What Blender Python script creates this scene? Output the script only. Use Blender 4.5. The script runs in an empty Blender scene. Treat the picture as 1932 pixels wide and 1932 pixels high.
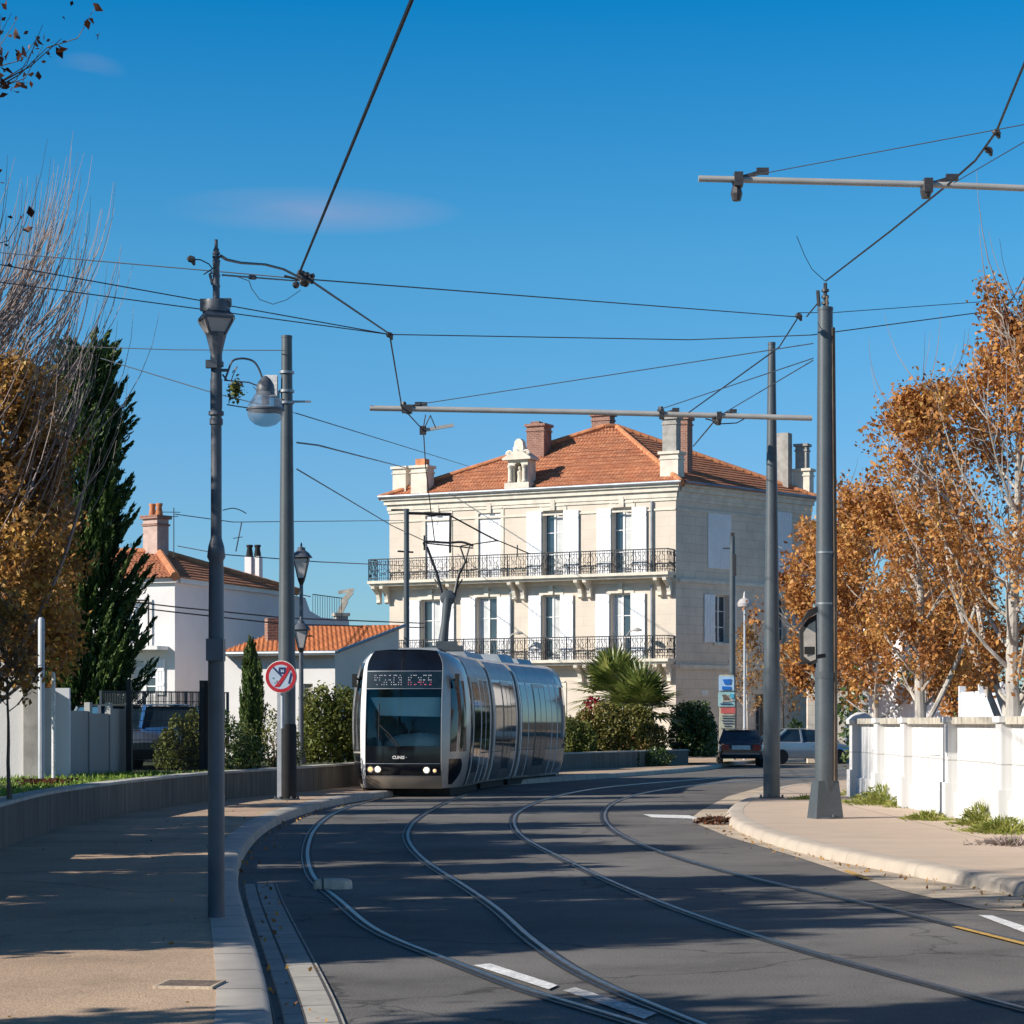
SKY_STRENGTH=.062; SUN=5.0; EXPO=.43
SKY_T=[(.86,1.17,1.44),(.76,1.25,1.57),(.53,1.40,1.64),(.011,1.18,1.68),(.62,.74,.88)]
CLOUD=(6.2,5.2,6.6)
import bpy, bmesh, math, random
import numpy as np
from mathutils import Vector, Matrix
R=math.radians
random.seed(7); RNG=np.random.default_rng(7)
sc=bpy.context.scene
COL=sc.collection
# ---------------------------------------------------------------- measuring helpers
F=4300.0; HZ=1365.0; CX=966.0; EYE=1.65      # focal length / horizon / centre in 1932-px units, eye height in metres
def W(px,py,d):  return Vector(((px-CX)*d/F, d, EYE+(HZ-py)*d/F))
def G(px,py,z=0.0):
    d=F*(EYE-z)/(py-HZ); return Vector(((px-CX)*d/F, d, z))
def GX(px,d,z=0.0): return Vector(((px-CX)*d/F,d,z))
def crom(pts,n=8,closed=False):
    P=[Vector(p) for p in pts]; out=[]
    for i in range(len(P)-1):
        p0=P[max(i-1,0)];p1=P[i];p2=P[i+1];p3=P[min(i+2,len(P)-1)]
        for k in range(n):
            t=k/n
            out.append(0.5*((2*p1)+(p2-p0)*t+(2*p0-5*p1+4*p2-p3)*t*t+(3*p1-p0-3*p2+p3)*t**3))
    out.append(P[-1]); return out
def relax(pts,n,it=12):
    P=resample(pts,n)
    for _ in range(it): P=[P[0]]+[(P[i-1]+P[i]*2+P[i+1])/4 for i in range(1,len(P)-1)]+[P[-1]]
    return P
def resample(pts,n):
    P=[Vector(p) for p in pts]; L=[0]
    for a,b in zip(P,P[1:]): L.append(L[-1]+(b-a).length)
    out=[]
    for k in range(n):
        s=L[-1]*k/(n-1); i=0
        while i<len(P)-2 and L[i+1]<s: i+=1
        t=(s-L[i])/max(L[i+1]-L[i],1e-9); out.append(P[i].lerp(P[i+1],min(t,1)))
    return out
# ---------------------------------------------------------------- materials
def newmat(name):
    m=bpy.data.materials.new(name); m.use_nodes=True
    nt=m.node_tree; return m,nt,nt.nodes['Principled BSDF']
def N(nt,t,**kw):
    n=nt.nodes.new(t)
    for k,v in kw.items():
        setattr(n,k,v)
    return n
def rgba(c): return (c[0],c[1],c[2],1.0)
def ramp(nt,stops):
    n=nt.nodes.new('ShaderNodeValToRGB'); e=n.color_ramp.elements
    while len(e)<len(stops): e.new(0.5)
    for i,(p,c) in enumerate(stops): e[i].position=p; e[i].color=rgba(c)
    return n
def coords(nt,kind='Object',scale=(1,1,1)):
    tc=nt.nodes.new('ShaderNodeTexCoord'); mp=nt.nodes.new('ShaderNodeMapping')
    mp.inputs['Scale'].default_value=scale
    nt.links.new(tc.outputs[kind],mp.inputs['Vector']); return mp.outputs['Vector']
def M(name,c,rough=0.6,metal=0.0,var=0.15,scale=3.0,bump=0.0,bscale=40.0,stretch=(1,1,1),spec=0.5,coat=0.0,fine=0.0,fscale=120.0,space='Object'):
    m,nt,b=newmat(name); v=coords(nt,space,stretch)
    b.inputs['Roughness'].default_value=rough; b.inputs['Metallic'].default_value=metal
    b.inputs['Specular IOR Level'].default_value=spec; b.inputs['Coat Weight'].default_value=coat
    n=nt.nodes.new('ShaderNodeTexNoise'); n.inputs['Scale'].default_value=scale; n.inputs['Detail'].default_value=5
    nt.links.new(v,n.inputs['Vector'])
    lo=[x*(1-var) for x in c]; hi=[min(1,x*(1+var)) for x in c]
    r=ramp(nt,[(0.3,lo),(0.7,hi)]); nt.links.new(n.outputs['Fac'],r.inputs['Fac'])
    out=r.outputs['Color']
    if fine>0:
        n2=nt.nodes.new('ShaderNodeTexNoise'); n2.inputs['Scale'].default_value=fscale; n2.inputs['Detail'].default_value=3
        nt.links.new(v,n2.inputs['Vector'])
        r2=ramp(nt,[(0.3,(1-fine,)*3),(0.7,(1+fine,)*3)]); nt.links.new(n2.outputs['Fac'],r2.inputs['Fac'])
        mx=nt.nodes.new('ShaderNodeMix'); mx.data_type='RGBA'; mx.blend_type='MULTIPLY'; mx.inputs['Factor'].default_value=1
        nt.links.new(out,mx.inputs['A']); nt.links.new(r2.outputs['Color'],mx.inputs['B']); out=mx.outputs['Result']
    nt.links.new(out,b.inputs['Base Color'])
    if bump>0:
        n3=nt.nodes.new('ShaderNodeTexNoise'); n3.inputs['Scale'].default_value=bscale; n3.inputs['Detail'].default_value=4
        nt.links.new(v,n3.inputs['Vector'])
        bp=nt.nodes.new('ShaderNodeBump'); bp.inputs['Strength'].default_value=bump; bp.inputs['Distance'].default_value=0.02
        nt.links.new(n3.outputs['Fac'],bp.inputs['Height']); nt.links.new(bp.outputs['Normal'],b.inputs['Normal'])
    return m
def bricks(name,c1,c2,mortar,bw,bh,ms=0.01,rough=0.8,bump=0.3,stain=0.15,offset=0.5,sscale=0.6,streak=0.0):
    m,nt,b=newmat(name); b.inputs['Roughness'].default_value=rough
    v=coords(nt,'UV')
    t=nt.nodes.new('ShaderNodeTexBrick'); t.offset=offset
    t.inputs['Color1'].default_value=rgba(c1); t.inputs['Color2'].default_value=rgba(c2); t.inputs['Mortar'].default_value=rgba(mortar)
    t.inputs['Scale'].default_value=1; t.inputs['Mortar Size'].default_value=ms; t.inputs['Brick Width'].default_value=bw; t.inputs['Row Height'].default_value=bh
    nt.links.new(v,t.inputs['Vector'])
    n=nt.nodes.new('ShaderNodeTexNoise'); n.inputs['Scale'].default_value=sscale; n.inputs['Detail'].default_value=6; n.inputs['Roughness'].default_value=0.65
    if streak>0:
        v2=coords(nt,'UV',(4,streak,1)); nt.links.new(v2,n.inputs['Vector'])
    else: nt.links.new(v,n.inputs['Vector'])
    r=ramp(nt,[(0.3,(1-stain,)*3),(0.65,(1.0,)*3)]); nt.links.new(n.outputs['Fac'],r.inputs['Fac'])
    mx=nt.nodes.new('ShaderNodeMix'); mx.data_type='RGBA'; mx.blend_type='MULTIPLY'; mx.inputs['Factor'].default_value=1
    nt.links.new(t.outputs['Color'],mx.inputs['A']); nt.links.new(r.outputs['Color'],mx.inputs['B'])
    nt.links.new(mx.outputs['Result'],b.inputs['Base Color'])
    bp=nt.nodes.new('ShaderNodeBump'); bp.inputs['Strength'].default_value=bump; bp.inputs['Distance'].default_value=0.01; bp.invert=True
    nt.links.new(t.outputs['Fac'],bp.inputs['Height']); nt.links.new(bp.outputs['Normal'],b.inputs['Normal'])
    return m
def tilemat(name,dark,mid,light):
    m,nt,b=newmat(name); b.inputs['Roughness'].default_value=0.85
    v=coords(nt,'UV')
    t=nt.nodes.new('ShaderNodeTexBrick'); t.offset=0.0
    t.inputs['Color1'].default_value=rgba(mid); t.inputs['Color2'].default_value=rgba(light); t.inputs['Mortar'].default_value=rgba(dark)
    t.inputs['Scale'].default_value=1; t.inputs['Mortar Size'].default_value=0.012; t.inputs['Brick Width'].default_value=0.22; t.inputs['Row Height'].default_value=0.36
    nt.links.new(v,t.inputs['Vector'])
    n=nt.nodes.new('ShaderNodeTexNoise'); n.inputs['Scale'].default_value=1.1; n.inputs['Detail'].default_value=7; n.inputs['Roughness'].default_value=0.7
    nt.links.new(v,n.inputs['Vector'])
    r=ramp(nt,[(0.3,(0.55,0.55,0.6)),(0.6,(1.05,1.0,0.95))]); nt.links.new(n.outputs['Fac'],r.inputs['Fac'])
    mx=nt.nodes.new('ShaderNodeMix'); mx.data_type='RGBA'; mx.blend_type='MULTIPLY'; mx.inputs['Factor'].default_value=1
    nt.links.new(t.outputs['Color'],mx.inputs['A']); nt.links.new(r.outputs['Color'],mx.inputs['B']); nt.links.new(mx.outputs['Result'],b.inputs['Base Color'])
    w=nt.nodes.new('ShaderNodeTexWave'); w.inputs['Scale'].default_value=1/0.22/2/math.pi*math.pi*0.9; nt.links.new(v,w.inputs['Vector'])
    bp=nt.nodes.new('ShaderNodeBump'); bp.inputs['Strength'].default_value=0.5; bp.inputs['Distance'].default_value=0.05
    nt.links.new(w.outputs['Fac'],bp.inputs['Height']); nt.links.new(bp.outputs['Normal'],b.inputs['Normal'])
    return m
def leafmat(name,cols,scale=1.2,trans=0.35,rough=0.55):
    m,nt,b=newmat(name); v=coords(nt,'Object')
    g=nt.nodes.new('ShaderNodeNewGeometry')
    n=nt.nodes.new('ShaderNodeTexNoise'); n.inputs['Scale'].default_value=scale; n.inputs['Detail'].default_value=3; nt.links.new(v,n.inputs['Vector'])
    a=nt.nodes.new('ShaderNodeMath'); a.operation='MULTIPLY_ADD'; a.inputs[1].default_value=0.55
    nt.links.new(g.outputs['Random Per Island'],a.inputs[0])
    s=nt.nodes.new('ShaderNodeMath'); s.operation='MULTIPLY_ADD'; s.inputs[1].default_value=1.1; s.inputs[2].default_value=-0.32
    nt.links.new(n.outputs['Fac'],s.inputs[0]); nt.links.new(s.outputs[0],a.inputs[2])
    r=ramp(nt,[(i/(len(cols)-1)*0.9+0.05,c) for i,c in enumerate(cols)]); nt.links.new(a.outputs[0],r.inputs['Fac'])
    nt.links.new(r.outputs['Color'],b.inputs['Base Color']); b.inputs['Roughness'].default_value=rough; b.inputs['Specular IOR Level'].default_value=0.35
    tr=nt.nodes.new('ShaderNodeBsdfTranslucent'); nt.links.new(r.outputs['Color'],tr.inputs['Color'])
    mx=nt.nodes.new('ShaderNodeMixShader'); mx.inputs[0].default_value=trans
    nt.links.new(b.outputs[0],mx.inputs[1]); nt.links.new(tr.outputs[0],mx.inputs[2])
    nt.links.new(mx.outputs[0],nt.nodes['Material Output'].inputs['Surface'])
    return m
def glassmat(name,tint=(0.3,0.5,0.5),fac=0.7,rough=0.02):
    m,nt,b=newmat(name)
    tr=nt.nodes.new('ShaderNodeBsdfTransparent'); tr.inputs['Color'].default_value=rgba(tint)
    gl=nt.nodes.new('ShaderNodeBsdfGlossy'); gl.inputs['Roughness'].default_value=rough
    fr=nt.nodes.new('ShaderNodeFresnel'); fr.inputs['IOR'].default_value=1.5
    mx=nt.nodes.new('ShaderNodeMixShader')
    nt.links.new(fr.outputs[0],mx.inputs[0]); nt.links.new(tr.outputs[0],mx.inputs[1]); nt.links.new(gl.outputs[0],mx.inputs[2])
    nt.links.new(mx.outputs[0],nt.nodes['Material Output'].inputs['Surface']); return m
def emit(name,c,s):
    m,nt,b=newmat(name); b.inputs['Base Color'].default_value=rgba(c); b.inputs['Emission Color'].default_value=rgba(c); b.inputs['Emission Strength'].default_value=s
    return m
# ---------------------------------------------------------------- mesh builder
class MB:
    def __init__(s): s.v=[]; s.f=[]; s.m=[]; s.uv={}
    def add(s,verts,faces,m=0,uvs=None):
        o=len(s.v); s.v+= [tuple(x) for x in verts]
        for i,f in enumerate(faces):
            if uvs is not None: s.uv[len(s.f)]=[uvs[k] for k in f]
            s.f.append(tuple(o+k for k in f)); s.m.append(m)
        return s
    def box(s,c,d,rz=0.0,m=0,M4=None,taper=1.0):
        x,y,z=d[0]/2,d[1]/2,d[2]/2; t=taper
        vs=[(-x,-y,-z),(x,-y,-z),(x,y,-z),(-x,y,-z),(-x*t,-y*t,z),(x*t,-y*t,z),(x*t,y*t,z),(-x*t,y*t,z)]
        mt=M4 if M4 is not None else Matrix.Translation(Vector(c))@Matrix.Rotation(rz,4,'Z')
        return s.add([mt@Vector(p) for p in vs],[(0,3,2,1),(4,5,6,7),(0,1,5,4),(1,2,6,5),(2,3,7,6),(3,0,4,7)],m)
    def bar(s,p0,p1,w,h=None,m=0):
        p0=Vector(p0);p1=Vector(p1);d=p1-p0;L=d.length
        q=d.to_track_quat('Z','Y').to_matrix().to_4x4(); h=h or w
        return s.box((0,0,0),(w,h,L),m=m,M4=Matrix.Translation((p0+p1)/2)@q)
    def tube(s,pts,r,n=8,m=0,cap=True):
        P=[Vector(p) for p in pts]; k=len(P); rs=r if isinstance(r,(list,tuple)) else [r]*k
        up=Vector((0.13,0.27,1)).normalized(); vs=[];fs=[]
        prev=None
        for i,p in enumerate(P):
            d=(P[min(i+1,k-1)]-P[max(i-1,0)])
            if d.length<1e-9: d=Vector((0,0,1))
            d.normalize()
            if prev is None:
                a=d.orthogonal().normalized() if abs(d.z)>0.98 else d.cross(Vector((0,0,1))).normalized()
            else:
                a=(prev-d*prev.dot(d)); a=a.normalized() if a.length>1e-6 else d.orthogonal().normalized()
            prev=a; b=d.cross(a)
            for j in range(n):
                t=2*math.pi*j/n; vs.append(p+(a*math.cos(t)+b*math.sin(t))*rs[i])
        for i in range(k-1):
            for j in range(n):
                j2=(j+1)%n; fs.append((i*n+j,i*n+j2,(i+1)*n+j2,(i+1)*n+j))
        if cap: fs.append(tuple(range(n-1,-1,-1))); fs.append(tuple((k-1)*n+j for j in range(n)))
        return s.add(vs,fs,m)
    def lathe(s,prof,c=(0,0,0),n=16,m=0,rot=0.0,axis=None):
        vs=[];fs=[];c=Vector(c); k=len(prof)
        q=Matrix.Identity(3) if axis is None else Vector(axis).to_track_quat('Z','Y').to_matrix()
        for r,z in prof:
            for j in range(n):
                t=2*math.pi*j/n+rot; vs.append(c+q@Vector((r*math.cos(t),r*math.sin(t),z)))
        for i in range(k-1):
            for j in range(n):
                j2=(j+1)%n; fs.append((i*n+j,i*n+j2,(i+1)*n+j2,(i+1)*n+j))
        fs.append(tuple(range(n-1,-1,-1))); fs.append(tuple((k-1)*n+j for j in range(n)))
        return s.add(vs,fs,m)
    def extr(s,poly,vec,m=0):
        P=[Vector(p) for p in poly];n=len(P);v=Vector(vec)
        nrm=Vector((0,0,0))
        for i in range(n): nrm+=P[i].cross(P[(i+1)%n])
        if nrm.dot(v)>0: P=P[::-1]
        vs=P+[p+v for p in P]
        fs=[tuple(range(n)),tuple(range(2*n-1,n-1,-1))]+[((i+1)%n,i,n+i,n+(i+1)%n) for i in range(n)]
        return s.add(vs,fs,m)
    def quad(s,a,b,c,d,m=0): return s.add([a,b,c,d],[(0,1,2,3)],m)
    def grid(s,rows,m=0,uvs=None,flip=False):
        nr=len(rows);nc=len(rows[0]);vs=[p for r in rows for p in r];fs=[]
        for i in range(nr-1):
            for j in range(nc-1):
                f=(i*nc+j,i*nc+j+1,(i+1)*nc+j+1,(i+1)*nc+j); fs.append(f[::-1] if flip else f)
        return s.add(vs,fs,m,[u for r in uvs for u in r] if uvs else None)
    def build(s,name,mats,parent=None,origin=(0,0,0),smooth=True,ang=35,uv=True,loc=None):
        o3=Vector(origin); me=bpy.data.meshes.new(name)
        me.from_pydata([tuple(Vector(p)-o3) for p in s.v],[],s.f)
        for mt in (mats if isinstance(mats,(list,tuple)) else [mats]): me.materials.append(mt)
        if any(s.m): me.polygons.foreach_set('material_index',s.m)
        if uv:
            ul=me.uv_layers.new(name='UVMap').data; me.update()
            Z=Vector((0,0,1))
            for p in me.polygons:
                e=s.uv.get(p.index)
                if e is not None:
                    for k,li in enumerate(p.loop_indices): ul[li].uv=e[k]
                    continue
                n=p.normal
                if abs(n.z)>0.985: t=Vector((1,0,0));b=Vector((0,1,0))
                else:
                    t=Z.cross(n).normalized(); b=n.cross(t)
                for li,vi in zip(p.loop_indices,p.vertices):
                    q=Vector(s.v[vi]); ul[li].uv=(q.dot(t),q.dot(b))
        if smooth: me.shade_smooth(); me.set_sharp_from_angle(angle=R(ang))
        me.update()
        ob=bpy.data.objects.new(name,me); COL.objects.link(ob)
        if parent is not None: ob.parent=parent
        if loc is not None: ob.location=loc
        return ob
def tag(o,label=None,cat=None,group=None,kind=None):
    if label: o['label']=label
    if cat: o['category']=cat
    if group: o['group']=group
    if kind: o['kind']=kind
    return o
def thing(name,label,cat,loc=(0,0,0),rz=0.0,group=None):
    o=bpy.data.objects.new(name,None); COL.objects.link(o); o.location=loc; o.rotation_euler=(0,0,rz); o.empty_display_size=0.3
    return tag(o,label,cat,group)
def struct(o,label=None,cat=None):
    o['kind']='structure'; return tag(o,label,cat)
def copy_tree(o,loc,rz=0.0,label=None,scale=None):
    c=o.copy(); COL.objects.link(c); c.location=loc; c.rotation_euler=(0,0,rz)
    if scale: c.scale=(scale,)*3
    if label: c['label']=label
    for ch in o.children:
        d=ch.copy(); COL.objects.link(d); d.parent=c
        for g in ch.children:
            e=g.copy(); COL.objects.link(e); e.parent=d
    return c
def sweep(mb,path,prof,m=0,u0=0.0):
    P=[Vector((p[0],p[1],p[2] if len(p)>2 else 0)) for p in path];rows=[];uvs=[];L=u0
    cum=[0]
    for a,b in zip(prof,prof[1:]): cum.append(cum[-1]+math.hypot(b[0]-a[0],b[1]-a[1]))
    for i,p in enumerate(P):
        d=P[min(i+1,len(P)-1)]-P[max(i-1,0)]; d.z=0; d.normalize(); r=Vector((d.y,-d.x,0))
        if i: L+=(P[i]-P[i-1]).length
        rows.append([p+r*o+Vector((0,0,z)) for o,z in prof]); uvs.append([(L,c) for c in cum])
    return mb.grid(rows,m,uvs)
def bez(p0,p1,sag,n=14):
    p0=Vector(p0);p1=Vector(p1)
    return [p0.lerp(p1,t/n)-Vector((0,0,sag*4*(t/n)*(1-t/n))) for t in range(n+1)]
# ---------------------------------------------------------------- leaves
def leafmesh(name,pos,size,mats,parent=None,seed=0,aspect=0.6,up=0.0,dirs=None,origin=(0,0,0),fold=0.25,sizevar=0.55):
    rg=np.random.default_rng(seed); pos=np.asarray(pos,float)-np.asarray(origin,float); n=len(pos)
    a=rg.normal(size=(n,3)) if dirs is None else np.asarray(dirs,float)+rg.normal(size=(n,3))*0.25
    a[:,2]+=up; a/=np.linalg.norm(a,axis=1)[:,None]
    b=rg.normal(size=(n,3)); b-=a*(a*b).sum(1)[:,None]; b/=np.linalg.norm(b,axis=1)[:,None]
    c=np.cross(a,b)
    s=(size*(1+sizevar*rg.uniform(-1,1,n)))[:,None]
    v=np.empty((n,4,3)); v[:,0]=pos-a*s*.5; v[:,1]=pos+b*s*.5*aspect+c*s*fold*.5; v[:,2]=pos+a*s*.5; v[:,3]=pos-b*s*.5*aspect+c*s*fold*.5
    me=bpy.data.meshes.new(name); me.vertices.add(n*4); me.vertices.foreach_set('co',v.reshape(-1))
    me.loops.add(n*4); me.loops.foreach_set('vertex_index',np.arange(n*4)); me.polygons.add(n)
    me.polygons.foreach_set('loop_start',np.arange(n)*4); me.polygons.foreach_set('loop_total',np.full(n,4))
    for mt in (mats if isinstance(mats,(list,tuple)) else [mats]): me.materials.append(mt)
    me.update(calc_edges=True); me.validate()
    ob=bpy.data.objects.new(name,me); COL.objects.link(ob)
    if parent is not None: ob.parent=parent
    return ob
# ---------------------------------------------------------------- palette
m_asph=M('asphalt',(.150,.141,.131),rough=.85,var=.26,scale=.30,bump=.35,bscale=90,fine=.3,fscale=60,spec=.3)
m_asph2=M('asphalt_patch',(.075,.074,.075),rough=.85,var=.2,scale=.5,bump=.35,bscale=90,fine=.3,fscale=60,spec=.3)
def wear(m,crack=.45,sc=.22,dark=.72):
    nt=m.node_tree; b=nt.nodes['Principled BSDF']; src=b.inputs['Base Color'].links[0].from_socket; v=coords(nt,'Object')
    nz=nt.nodes.new('ShaderNodeTexNoise'); nz.inputs['Scale'].default_value=1.6; nz.inputs['Detail'].default_value=5; nt.links.new(v,nz.inputs['Vector'])
    ad=nt.nodes.new('ShaderNodeVectorMath'); ad.operation='MULTIPLY_ADD'; ad.inputs[1].default_value=(1.1,1.1,0); nt.links.new(nz.outputs['Color'],ad.inputs[0]); nt.links.new(v,ad.inputs[2])
    vo=nt.nodes.new('ShaderNodeTexVoronoi'); vo.feature='DISTANCE_TO_EDGE'; vo.inputs['Scale'].default_value=sc; nt.links.new(ad.outputs[0],vo.inputs['Vector'])
    r=ramp(nt,[(0.0,(crack,)*3),(.006,(1,1,1))]); nt.links.new(vo.outputs['Distance'],r.inputs['Fac'])
    n2=nt.nodes.new('ShaderNodeTexNoise'); n2.inputs['Scale'].default_value=.8; n2.inputs['Detail'].default_value=8; n2.inputs['Roughness'].default_value=.7; nt.links.new(v,n2.inputs['Vector'])
    r2=ramp(nt,[(.34,(dark,)*3),(.5,(1,1,1)),(.68,(1.1,1.09,1.07))]); nt.links.new(n2.outputs['Fac'],r2.inputs['Fac'])
    for o in (r,r2):
        mx=nt.nodes.new('ShaderNodeMix'); mx.data_type='RGBA'; mx.blend_type='MULTIPLY'; mx.inputs['Factor'].default_value=1
        nt.links.new(src,mx.inputs['A']); nt.links.new(o.outputs['Color'],mx.inputs['B']); src=mx.outputs['Result']
    nt.links.new(src,b.inputs['Base Color'])
wear(m_asph); wear(m_asph2)
m_side=M('pink_asphalt',(.46,.335,.235),rough=.9,var=.12,scale=.5,bump=.4,bscale=70,fine=.2,fscale=45,spec=.2)
wear(m_side,.62,.16,.80)
m_conc_p=bricks('pavement_concrete',(.56,.435,.33),(.53,.41,.31),(.22,.17,.13),3.1,4.3,ms=.012,rough=.9,bump=.2,stain=.14,offset=0,sscale=1.3)
m_kerb=bricks('kerb_stone',(.52,.47,.40),(.46,.41,.36),(.10,.09,.08),1.0,2.0,ms=.012,rough=.85,bump=.4,stain=.22,offset=0,sscale=2.5)
m_gutter=bricks('gutter_stone',(.44,.41,.36),(.38,.36,.32),(.07,.065,.06),.75,.19,ms=.010,rough=.85,bump=.4,stain=.3,offset=.5,sscale=3)
m_gutter2=M('gutter_concrete',(.47,.38,.28),rough=.9,var=.3,scale=1.3,bump=.3,bscale=40,fine=.2,fscale=30)
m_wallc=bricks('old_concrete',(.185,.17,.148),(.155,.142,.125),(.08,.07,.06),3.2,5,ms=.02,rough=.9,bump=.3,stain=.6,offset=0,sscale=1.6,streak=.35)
m_cap=M('sunlit_wall_cap',(.42,.40,.36),rough=.9,var=.25,scale=2,bump=.3)  # top of the retaining wall: sun on it painted in as a paler colour
m_dirt=M('soil',(.10,.075,.05),rough=.95,var=.3,scale=1,bump=.5,bscale=12)
m_lawn=M('lawn_soil',(.06,.075,.025),rough=.95,var=.4,scale=1.3,bump=.5,bscale=12)
m_steel=M('rail_steel',(.30,.30,.30),rough=.38,metal=1,var=.25,scale=6)
m_groove=M('rail_groove',(.022,.022,.024),rough=.7,var=.3,scale=5)
m_white=M('white_paint',(.70,.69,.67),rough=.7,var=.18,scale=6,fine=.3,fscale=35)
m_worn=M('worn_white_paint',(.40,.39,.38),rough=.8,var=.5,scale=5,fine=.4,fscale=30)
m_yellow=M('yellow_paint',(.55,.33,.08),rough=.7,var=.25,scale=6,fine=.3,fscale=30)
m_whwall=bricks('white_render',(.74,.735,.72),(.71,.70,.69),(.46,.45,.43),1.35,1.06,ms=.010,rough=.8,bump=.25,stain=.30,offset=0,sscale=1.2,streak=.12)
m_coping=M('coping_stone',(.44,.40,.33),rough=.9,var=.3,scale=5,bump=.3)
m_house=M('white_stucco',(.70,.675,.66),rough=.9,var=.07,scale=.8,bump=.2,bscale=30)
m_house_shade=M('shade_mauve_stucco',(.74,.64,.63),rough=.9,var=.07,scale=.6,bump=.2,bscale=30)  # white house's side wall: mauve shade put into the colour, then lightened
m_lime=bricks('limestone',(.665,.575,.475),(.65,.56,.46),(.59,.505,.41),1.05,.43,ms=.010,rough=.85,bump=.1,stain=.11,sscale=.9)
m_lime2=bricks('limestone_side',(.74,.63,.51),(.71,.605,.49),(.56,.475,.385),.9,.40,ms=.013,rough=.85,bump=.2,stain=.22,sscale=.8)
m_trim=M('carved_stone',(.66,.60,.50),rough=.85,var=.14,scale=2.5,bump=.2,bscale=12)
m_shut=M('white_shutter',(.78,.78,.79),rough=.6,var=.05,scale=2)
m_frame=M('window_frame',(.70,.70,.69),rough=.5,var=.05,scale=3)
m_pane=M('window_glass',(.035,.055,.075),rough=.04,var=.3,scale=.6,spec=.9)
m_curt=M('curtain',(.55,.56,.56),rough=.9,var=.1,scale=3)
m_iron=M('wrought_iron',(.012,.012,.014),rough=.5,var=.2,scale=10)
m_tile=tilemat('roof_tile',(.16,.055,.03),(.42,.15,.068),(.54,.235,.12))
m_tileo=tilemat('orange_tile',(.24,.08,.03),(.50,.18,.07),(.56,.23,.10))
m_chimp=M('pale_pink_plaster',(.46,.34,.29),rough=.9,var=.2,scale=4,bump=.3)
m_leaf_d=leafmat('dark_russet_leaf',[(.02,.01,.008),(.06,.022,.012),(.13,.045,.02),(.22,.08,.03)],scale=1,trans=.25)
m_steel2=M('rail_lip_steel',(.13,.13,.135),rough=.45,metal=1,var=.25,scale=6)
m_ridge=M('ridge_tile',(.50,.20,.09),rough=.85,var=.3,scale=4)
m_brick=bricks('chimney_brick',(.34,.15,.10),(.26,.10,.07),(.36,.28,.23),.24,.085,ms=.012,rough=.9,stain=.35,sscale=3)
m_cement=M('grey_cement',(.34,.32,.29),rough=.9,var=.25,scale=3,bump=.3)
m_zinc=M('zinc',(.30,.33,.36),rough=.45,metal=.6,var=.15,scale=3)
m_pole=M('grey_pole_paint',(.070,.084,.094),rough=.42,var=.13,scale=2.0,spec=.5,fine=.1,fscale=25)
m_lamp=M('lamp_post_paint',(.085,.095,.115),rough=.45,var=.2,scale=4,spec=.5)
m_pole_l=M('pale_pole_paint',(.42,.45,.48),rough=.5,var=.12,scale=3)
m_beam=M('galvanised_tube',(.44,.42,.39),rough=.5,metal=.25,var=.12,scale=2)
m_wire=M('black_cable',(.012,.012,.014),rough=.5,var=.1,scale=10)
m_thin=M('grey_wire',(.035,.045,.06),rough=.5,var=.1,scale=10)
m_insul=M('insulator',(.05,.045,.045),rough=.4,var=.3,scale=20)
m_galv=M('fitting_steel',(.32,.33,.34),rough=.4,metal=.7,var=.2,scale=20)
m_lglass=glassmat('lantern_glass',(.62,.60,.60),rough=.1)
m_cglass=glassmat('clear_glass',(.90,.93,.95))
m_milk=M('frosted_glass',(.46,.43,.42),rough=.3,var=.1,scale=5)
m_bark=M('brown_bark',(.13,.10,.075),rough=.95,var=.4,scale=6,bump=.6,bscale=18,stretch=(1,1,.3))
m_birch=M('pale_bark',(.40,.365,.32),rough=.9,var=.4,scale=5,bump=.4,bscale=15,stretch=(1,1,.4))
m_twig=M('grey_twig',(.27,.215,.195),rough=.9,var=.2,scale=4)
m_leaf_o=leafmat('autumn_leaf_orange',[(.20,.075,.03),(.40,.165,.05),(.62,.30,.085),(.72,.45,.14)],scale=.9)
m_leaf_b=leafmat('autumn_leaf_brown',[(.11,.05,.025),(.26,.12,.04),(.48,.255,.06),(.58,.38,.10)],scale=.8)
m_cyp=leafmat('cypress_leaf',[(.012,.03,.010),(.028,.065,.018),(.075,.125,.028),(.14,.19,.04)],scale=.8,trans=.12)
m_hedge=leafmat('hedge_leaf',[(.04,.06,.015),(.11,.135,.03),(.20,.21,.045),(.26,.25,.08)],scale=1.0,trans=.25)
m_hedge_r=leafmat('reddish_hedge_leaf',[(.07,.08,.02),(.15,.145,.035),(.22,.19,.05),(.34,.15,.07)],scale=1.1,trans=.25)
m_laurel=leafmat('laurel_leaf',[(.02,.045,.015),(.05,.09,.025),(.11,.16,.045),(.26,.30,.17)],scale=1.3,trans=.15,rough=.35)
m_palm=leafmat('palm_leaf',[(.03,.05,.012),(.09,.125,.025),(.19,.22,.05),(.30,.29,.09)],scale=1.5,trans=.2,rough=.4)
m_grass=leafmat('grass_blade',[(.07,.13,.015),(.16,.26,.03),(.26,.38,.05),(.36,.42,.10)],scale=1.5,trans=.3)
m_weed=leafmat('weed_blade',[(.09,.13,.025),(.20,.24,.04),(.32,.33,.08),(.48,.43,.2)],scale=2,trans=.3)
m_flower=leafmat('red_flower',[(.25,.01,.03),(.5,.04,.08)],scale=3)
m_dark=M('dark_shrub_leaf_base',(.02,.03,.012),rough=.9,var=.4,scale=2)

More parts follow.
